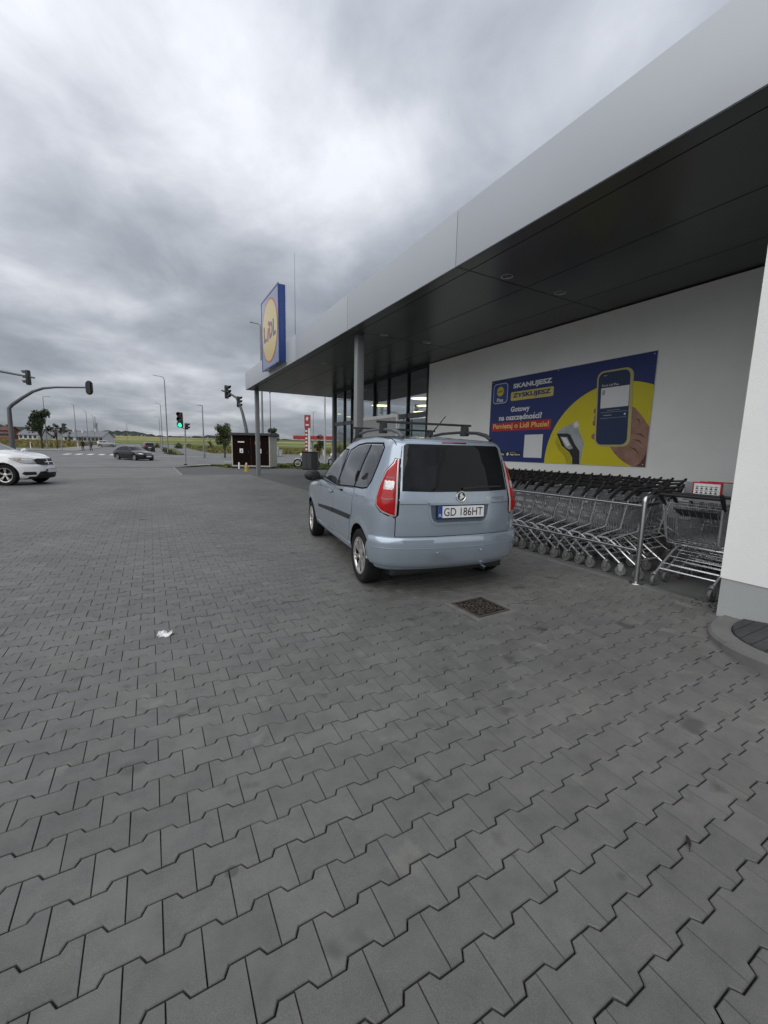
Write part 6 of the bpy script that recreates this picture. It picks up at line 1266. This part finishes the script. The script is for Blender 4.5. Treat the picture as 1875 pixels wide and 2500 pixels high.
def bush(label, px, py, depth, w, h, seed, mat=MAT_LEAF):
    b = foot(px, py, depth); rg = np.random.default_rng(seed); t = thing('low_bush', label, 'bush', b, group='bushes'); lv = MB(); W_, H_ = w*depth/FPX/2, h*depth/FPX
    for _ in range(260):
        d = rg.normal(size=3); d /= np.linalg.norm(d); p = Vector((d[0]*W_, d[1]*W_, abs(d[2])*H_))*rg.uniform(0.4, 1.05); u = Vector(rg.normal(size=3)).normalized(); q = u.orthogonal().normalized(); k = W_*0.16*rg.uniform(0.6, 1.4)
        lv.add([p-u*k, p+q*k*0.6, p+u*k, p-q*k*0.6], [(0, 1, 2, 3)])
    mo('foliage', lv, mat, t); mo('stem', MB().tube([(0, 0, -0.1), (0, 0, H_*0.5)], 0.04, 5), MAT_BARK, t)
for i, (x, y, d_, w, h) in enumerate([(408, 1112, 62, 16, 18), (418, 1113, 60, 18, 12), (402, 1108, 75, 14, 14), (426, 1114, 58, 12, 8)]): bush('grassy shrub on the median island below the tall curved lamp', x, y, d_, w, h, 20+i)
for i, (x, y, d_, w, h, lab) in enumerate([(437, 1100, 110, 20, 14, 'rounded field bush left of the straight road edge lamp'), (462, 1096, 140, 14, 8, 'small dark bush in the middle of the field'), (515, 1099, 105, 16, 12, 'dark field bush beside the small round tree'), (384, 1096, 110, 14, 12, 'dark bush behind the dark grey high car')]): bush(lab, x, y, d_, w, h, 40+i, MAT_LEAF2)
# crop strip behind the left pavement: tall dry grass, nobody could count the stalks
def crop(name, label, poly, hgt, n, mat, seed):
    rg = np.random.default_rng(seed); xs_ = [p[0] for p in poly]; ys_ = [p[1] for p in poly]; mb = MB(); k = 0
    while k < n:
        x, y = rg.uniform(min(xs_), max(xs_)), rg.uniform(min(ys_), max(ys_))
        if not inside((x, y), poly): continue
        k += 1; z = float(zg(x, y)); a = rg.uniform(0, 3.14); w = 0.35; h = hgt*rg.uniform(0.7, 1.15); dx, dy = math.cos(a)*w, math.sin(a)*w
        mb.add([(x-dx, y-dy, z), (x+dx, y+dy, z), (x+dx*0.7+rg.normal()*0.1, y+dy*0.7, z+h), (x-dx*0.7, y-dy*0.7+rg.normal()*0.1, z+h*rg.uniform(0.7, 1))], [(0, 1, 2, 3)])
    o = mo(name, mb, mat); o['kind'] = 'stuff'; return tag(o, label, 'crop')
crop('dry_grass_strip', 'strip of tall yellow green grass behind the far pavement', [(-70, 108), (-16, 108), (-14, 150), (-14.5, 185), (-90, 160)], 0.9, 5200, M('dry tall grass', (0.13, 0.115, 0.035), 0.9, col2=(0.27, 0.225, 0.085), vs=0.3), 5)
crop('tall_field_grass', 'rough tall grass along the right edge of the road', [(9.6, 80), (24, 80), (60, 100), (60, 150), (9.6, 150)], 0.6, 3800, M('rough field grass', (0.10, 0.10, 0.03), 0.9, col2=(0.22, 0.19, 0.07), vs=0.3), 6)
crop('verge_grass', 'short green grass on the verge around the brown shed', [(4.3, 35.8), (4.8, 32.3), (8.5, 30.5), (12, 27.4), (24, 24), (30, 36), (11, 39)], 0.10, 2600, M('verge blades', (0.06, 0.085, 0.02), 0.85, col2=(0.13, 0.14, 0.045), vs=0.8), 7)
# houses
MAT_TILE = M('grey roof tiles', (0.16, 0.165, 0.18), 0.7, var=0.15); MAT_HW = M('house white', (0.55, 0.56, 0.57), 0.8, var=0.05); MAT_RTILE = M('red brick house', (0.20, 0.065, 0.045), 0.8, var=0.2); MAT_HWIN = M('house window', (0.03, 0.035, 0.045), 0.15)
def house(label, px0, px1, base, eave, ridge, depth, wall=MAT_HW, roof=MAT_TILE, nwin=4, group=None, simple=False, rz=0.0):
    a, b_ = foot(px0, base, depth), foot(px1, base, depth); ww = (b_-a).length; he, hr = height((px0+px1)/2, eave, depth)-a.z, height((px0+px1)/2, ridge, depth)-a.z
    t = thing('house', label, 'house', a, math.atan2(b_.y-a.y, b_.x-a.x)+rz, group=group); D_ = min(9, ww*0.9)
    mo('wall', MB().add([(0, 0, -2), (ww, 0, -2), (ww, D_, -2), (0, D_, -2), (0, 0, he), (ww, 0, he), (ww, D_, he), (0, D_, he), (0, D_/2, hr-0.15), (ww, D_/2, hr-0.15)], [(0, 1, 5, 4), (2, 3, 7, 6), (1, 2, 6, 9, 5), (3, 0, 4, 8, 7)]), wall, t)
    o_ = 0.35; rf = mo('roof', MB().add([(-o_, -o_, he-0.15), (ww+o_, -o_, he-0.15), (ww+o_, D_/2, hr), (-o_, D_/2, hr), (ww+o_, D_+o_, he-0.15), (-o_, D_+o_, he-0.15), (-o_, -o_, he-0.02), (ww+o_, -o_, he-0.02), (ww+o_, D_/2, hr+0.15), (-o_, D_/2, hr+0.15), (ww+o_, D_+o_, he-0.02), (-o_, D_+o_, he-0.02)], [(6, 7, 8, 9), (9, 8, 10, 11), (0, 1, 7, 6), (5, 4, 10, 11), (1, 2, 8, 7), (2, 4, 10, 8), (0, 6, 9, 3), (3, 9, 11, 5), (0, 3, 2, 1), (3, 5, 4, 2)]), roof, t)
    if simple: return t
    mo('chimney', MB().box(ww*0.3, ww*0.3+0.6, D_/2-0.3, D_/2+0.3, hr-0.4, hr+0.9), wall, rf)
    for i in range(nwin):
        x = ww*(i+0.5)/nwin; w = mo('window', MB().box(x-0.6, x+0.6, -0.05, 0.0, he*0.38, he*0.38+1.2), MAT_HW, t); mo('pane', MB().box(x-0.52, x+0.52, -0.06, -0.051, he*0.38+0.08, he*0.38+1.12), MAT_HWIN, w)
    return t
house('red brick house with low roof beyond the signal gantry', 0, 26, 1072, 1050, 1042, 150, MAT_RTILE, M('brown tiles', (0.10, 0.05, 0.04), 0.8))
house('low white house with grey roof left of the broad tree', 46, 92, 1074, 1061, 1049, 150)
house('white house with grey roof between the tree and the long white house', 112, 136, 1076, 1062, 1052, 160, nwin=3)
house('white house with grey roof right of the slim tree', 155, 196, 1078, 1066, 1053, 150, nwin=3)
house('long white house with pale grey roof behind the pedestrians', 204, 252, 1082, 1066, 1053, 135, nwin=5)
house('small gabled white house between the two larger white houses', 192, 208, 1080, 1066, 1056, 140, nwin=2)
rg = np.random.default_rng(11)
for i in range(26):
    x = rg.uniform(255, 350) if i < 18 else rg.uniform(440, 540); dd = rg.uniform(560, 640); y = 0
    p = dep(x, 1066, dd); zz = float(zg(p.x, p.y)); w = rg.uniform(2, 4.5); a = Vector((p.x, p.y, zz-1.5)); hh = 1.6+rg.uniform(0, 1.2)
    t = thing('village_house', 'tiny pale village house on the far slope below the wooded hills', 'house', a, rg.uniform(-0.5, 0.5)-YAW, group='village houses on the far slope'); ww = w*dd/FPX
    mo('wall', MB().box(0, ww, 0, 8, -2, hh), (MAT_HW, M('cream house', (0.5, 0.46, 0.38), 0.8))[i % 2], t)
    mo('roof', MB().add([(-0.3, -0.3, hh), (ww+0.3, -0.3, hh), (ww+0.3, 4, hh+1.8), (-0.3, 4, hh+1.8), (ww+0.3, 8.3, hh), (-0.3, 8.3, hh)], [(0, 1, 2, 3), (3, 2, 4, 5), (1, 4, 2), (0, 3, 5)]), (MAT_TILE, M('brown tiles', (0.10, 0.05, 0.04)))[i % 3 == 0], t)
# lattice tower
b = foot(236, 1078, 260); t = thing('lattice_tower', 'pale broad tower on the horizon above the long white house', 'tower', b); hh = height(236, 1033, 260)-b.z; ww = 4.2*260/FPX
mo('shaft', MB().lathe([(ww, -2), (ww*0.9, hh*0.8), (ww*1.05, hh*0.82), (ww*1.05, hh), (0, hh)], 10), M('hazy concrete', (0.30, 0.32, 0.33), 0.9), t); mo('aerial', MB().tube([(0, 0, hh), (0, 0, hh+4)], 0.2, 6), MAT_GALV, t)
# wooded hills
def ridge(name, label, pts, dist, seed, mat, depth_m=260, bumps=3.2, n=260):
    rg = np.random.default_rng(seed); mb = MB(); px = [p[0] for p in pts]; py = [p[1] for p in pts]; xs = np.linspace(px[0], px[-1], n)
    top = np.interp(xs, px, py); vs = []
    ph = rg.uniform(0, 6.28, 6)
    for i, x in enumerate(xs):
        p = dep(x, 1085, dist); q = dep(x, top[i], dist); h = q.z+bumps*(0.35*math.sin(x*0.31+ph[0])+0.35*math.sin(x*0.83+ph[1])+0.3*rg.normal())
        f = Vector((p.x, p.y, 0)); d = f.normalized()
        vs += [Vector((f.x, f.y, 0)), Vector((f.x, f.y, 0))+d*40+Vector((0, 0, float(zg(f.x, f.y))*0.4+h*0.5)), Vector((f.x, f.y, 0))+d*110+Vector((0, 0, h*(1+110/dist))), Vector((f.x, f.y, 0))+d*depth_m+Vector((0, 0, h*0.9))]
    fs = [(i*4+k, (i+1)*4+k, (i+1)*4+k+1, i*4+k+1) for i in range(n-1) for k in range(3)]
    o = mo(name, mb.add(vs, fs), mat); o['kind'] = 'structure'; return o
def wood_mat(name, c1, c2, s):
    return M(name, c1, 0.95, col2=c2, vs=s, world=True, bump=1.0, bs=0.2, spec=0.05)
ridge('wooded_hills', '', [(-900, 1050), (-300, 1045), (-60, 1036), (0, 1038), (40, 1043), (90, 1046), (150, 1052), (240, 1053), (300, 1052), (340, 1056), (380, 1064), (440, 1066), (520, 1064), (600, 1066), (700, 1074), (780, 1072), (860, 1070), (1200, 1072), (1800, 1080)], 1250, 3, wood_mat('distant wood', (0.030, 0.040, 0.038), (0.055, 0.068, 0.060), 0.02))
ridge('far_tree_line', '', [(-900, 1074), (0, 1062), (120, 1060), (260, 1064), (350, 1067), (420, 1066), (480, 1068), (560, 1071), (640, 1070), (720, 1073), (840, 1074), (1500, 1080)], 820, 9, wood_mat('nearer wood', (0.026, 0.036, 0.024), (0.055, 0.066, 0.038), 0.05), 60, 2.0)
# people
def person(px, py, depth, htop, label, shirt, legs, seed, face=0.0):
    b = foot(px, py, depth); H = height(px, htop, depth)-b.z; t = thing('person', label, 'person', b, face, group='pedestrians on the pavement'); k = H/1.75
    V_ = {'pel': (0, 0, 0.95), 'che': (0, 0, 1.28), 'neck': (0, 0, 1.47), 'head': (0.02, 0, 1.62), 'ht': (0.02, 0, 1.72), 'ls': (0, 0.19, 1.40), 'le': (0.03, 0.25, 1.13), 'lh': (0.14, 0.24, 0.90), 'rs': (0, -0.19, 1.40), 're': (-0.04, -0.25, 1.13), 'rh': (0.04, -0.25, 0.88), 'lk': (0.08, 0.10, 0.50), 'lf': (0.02, 0.10, 0.07), 'lt': (0.17, 0.11, 0.03), 'rk': (0.06, -0.10, 0.50), 'rf': (-0.16, -0.10, 0.08), 'rt': (-0.02, -0.11, 0.03), 'lp': (0, 0.10, 0.90), 'rp': (0, -0.10, 0.90)}
    R_ = {'pel': 0.15, 'che': 0.17, 'neck': 0.06, 'head': 0.10, 'ht': 0.07, 'ls': 0.075, 'le': 0.05, 'lh': 0.04, 'rs': 0.075, 're': 0.05, 'rh': 0.04, 'lk': 0.065, 'lf': 0.045, 'lt': 0.035, 'rk': 0.065, 'rf': 0.045, 'rt': 0.035, 'lp': 0.10, 'rp': 0.10}
    E_ = [('pel', 'che'), ('che', 'neck'), ('neck', 'head'), ('head', 'ht'), ('che', 'ls'), ('ls', 'le'), ('le', 'lh'), ('che', 'rs'), ('rs', 're'), ('re', 'rh'), ('pel', 'lp'), ('lp', 'lk'), ('lk', 'lf'), ('lf', 'lt'), ('pel', 'rp'), ('rp', 'rk'), ('rk', 'rf'), ('rf', 'rt')]
    names = list(V_); me = bpy.data.meshes.new('body'); me.from_pydata([Vector(V_[n])*k for n in names], [(names.index(a), names.index(c)) for a, c in E_], [])
    o = ob('body', me); md = o.modifiers.new('s', 'SKIN'); md.use_smooth_shade = True
    for i, n in enumerate(names): me.skin_vertices[0].data[i].radius = (R_[n]*k, R_[n]*k*(1.0 if n not in ('pel', 'che') else 0.8)); me.skin_vertices[0].data[i].use_root = n == 'pel'
    o.modifiers.new('u', 'SUBSURF').levels = 1
    nm = bpy.data.meshes.new_from_object(o.evaluated_get(bpy.context.evaluated_depsgraph_get())); nm.name = 'body'; o.modifiers.clear(); o.data = nm; o.parent = t
    for m in (legs, shirt, M('skin', (0.35, 0.2, 0.14), 0.6), M('dark hair', (0.02, 0.015, 0.012), 0.7)): nm.materials.append(m)
    for p in nm.polygons: z = p.center.z/k; p.material_index = 0 if z < 0.93 else (1 if z < 1.47 or (abs(p.center.y) > 0.12*k and z < 1.5) else (3 if z > 1.66 or p.center.x < -0.02*k else 2))
person(203, 1100, 66, 1074, 'pedestrian in black clothes walking on the far pavement', M('black jacket', (0.012, 0.012, 0.014), 0.8), M('black trousers', (0.014, 0.014, 0.016), 0.8), 1, 2.2)
person(223, 1101, 66, 1073, 'pedestrian in a grey blue jacket walking on the far pavement', M('grey blue jacket', (0.06, 0.075, 0.10), 0.8), M('dark trousers', (0.02, 0.021, 0.026), 0.8), 2, 2.0)
# --- small things on the paving
lt = thing('paper_scrap', 'crumpled white paper scrap lying alone on the paving', 'litter', (0.03, 3.40, 0.001), 0.3); rg = np.random.default_rng(4); mb = MB(); G = 7
vs = [((i/(G-1)-0.5)*0.105+rg.normal()*0.005, (j/(G-1)-0.5)*0.07+rg.normal()*0.005, max(0.002, 0.008+0.014*rg.normal()+0.012*math.sin(i*1.6+j))) for i in range(G) for j in range(G)]
fs = [(i*G+j, (i+1)*G+j, (i+1)*G+j+1, i*G+j+1) for i in range(G-1) for j in range(G-1) if not (i > 3 and j > 4) and not (i < 2 and j < 2)]; mo('sheet', mb.add(vs, fs), M('white paper', (0.75, 0.75, 0.75), 0.7), lt)
g = at(1680, 2056); tw = thing('dead_leaf', 'shrivelled dark dead leaf on the near paving', 'leaf', (g.x, g.y, 0.0), 0.6)
mo('blade', MB().add([(-0.03, 0, 0.004), (-0.01, 0.009, 0.011), (0.012, 0.007, 0.013), (0.028, 0, 0.005), (0.012, -0.007, 0.007), (-0.01, -0.008, 0.005), (0, 0, 0.004)], [(0, 1, 6), (1, 2, 6), (2, 3, 6), (3, 4, 6), (4, 5, 6), (5, 0, 6)]), M('dead leaf', (0.02, 0.014, 0.01), 0.8), tw); mo('stalk', MB().tube([(-0.03, 0, 0.004), (-0.045, 0.006, 0.012), (-0.052, 0.004, 0.006)], 0.0015, 5), M('dead leaf', (0.02, 0.014, 0.01)), tw)
rg = np.random.default_rng(8); mb = MB()
for _ in range(60):
    x, y = 4.62+abs(rg.normal())*0.12, 1.78+rg.normal()*0.10; a = rg.uniform(0, 6.28); s = rg.uniform(0.008, 0.022)
    mb.add([(x+s*math.cos(a), y+s*math.sin(a), 0.004), (x-s*0.4*math.sin(a), y+s*0.4*math.cos(a), 0.012), (x-s*math.cos(a), y-s*math.sin(a), 0.006), (x+s*0.4*math.sin(a), y-s*0.4*math.cos(a), 0.01)], [(0, 1, 2, 3)])
o = mo('leaf_debris', mb, M('dead leaf', (0.02, 0.014, 0.01))); o['kind'] = 'stuff'; tag(o, 'swept dark leaf bits at the foot of the white pillar', 'debris')
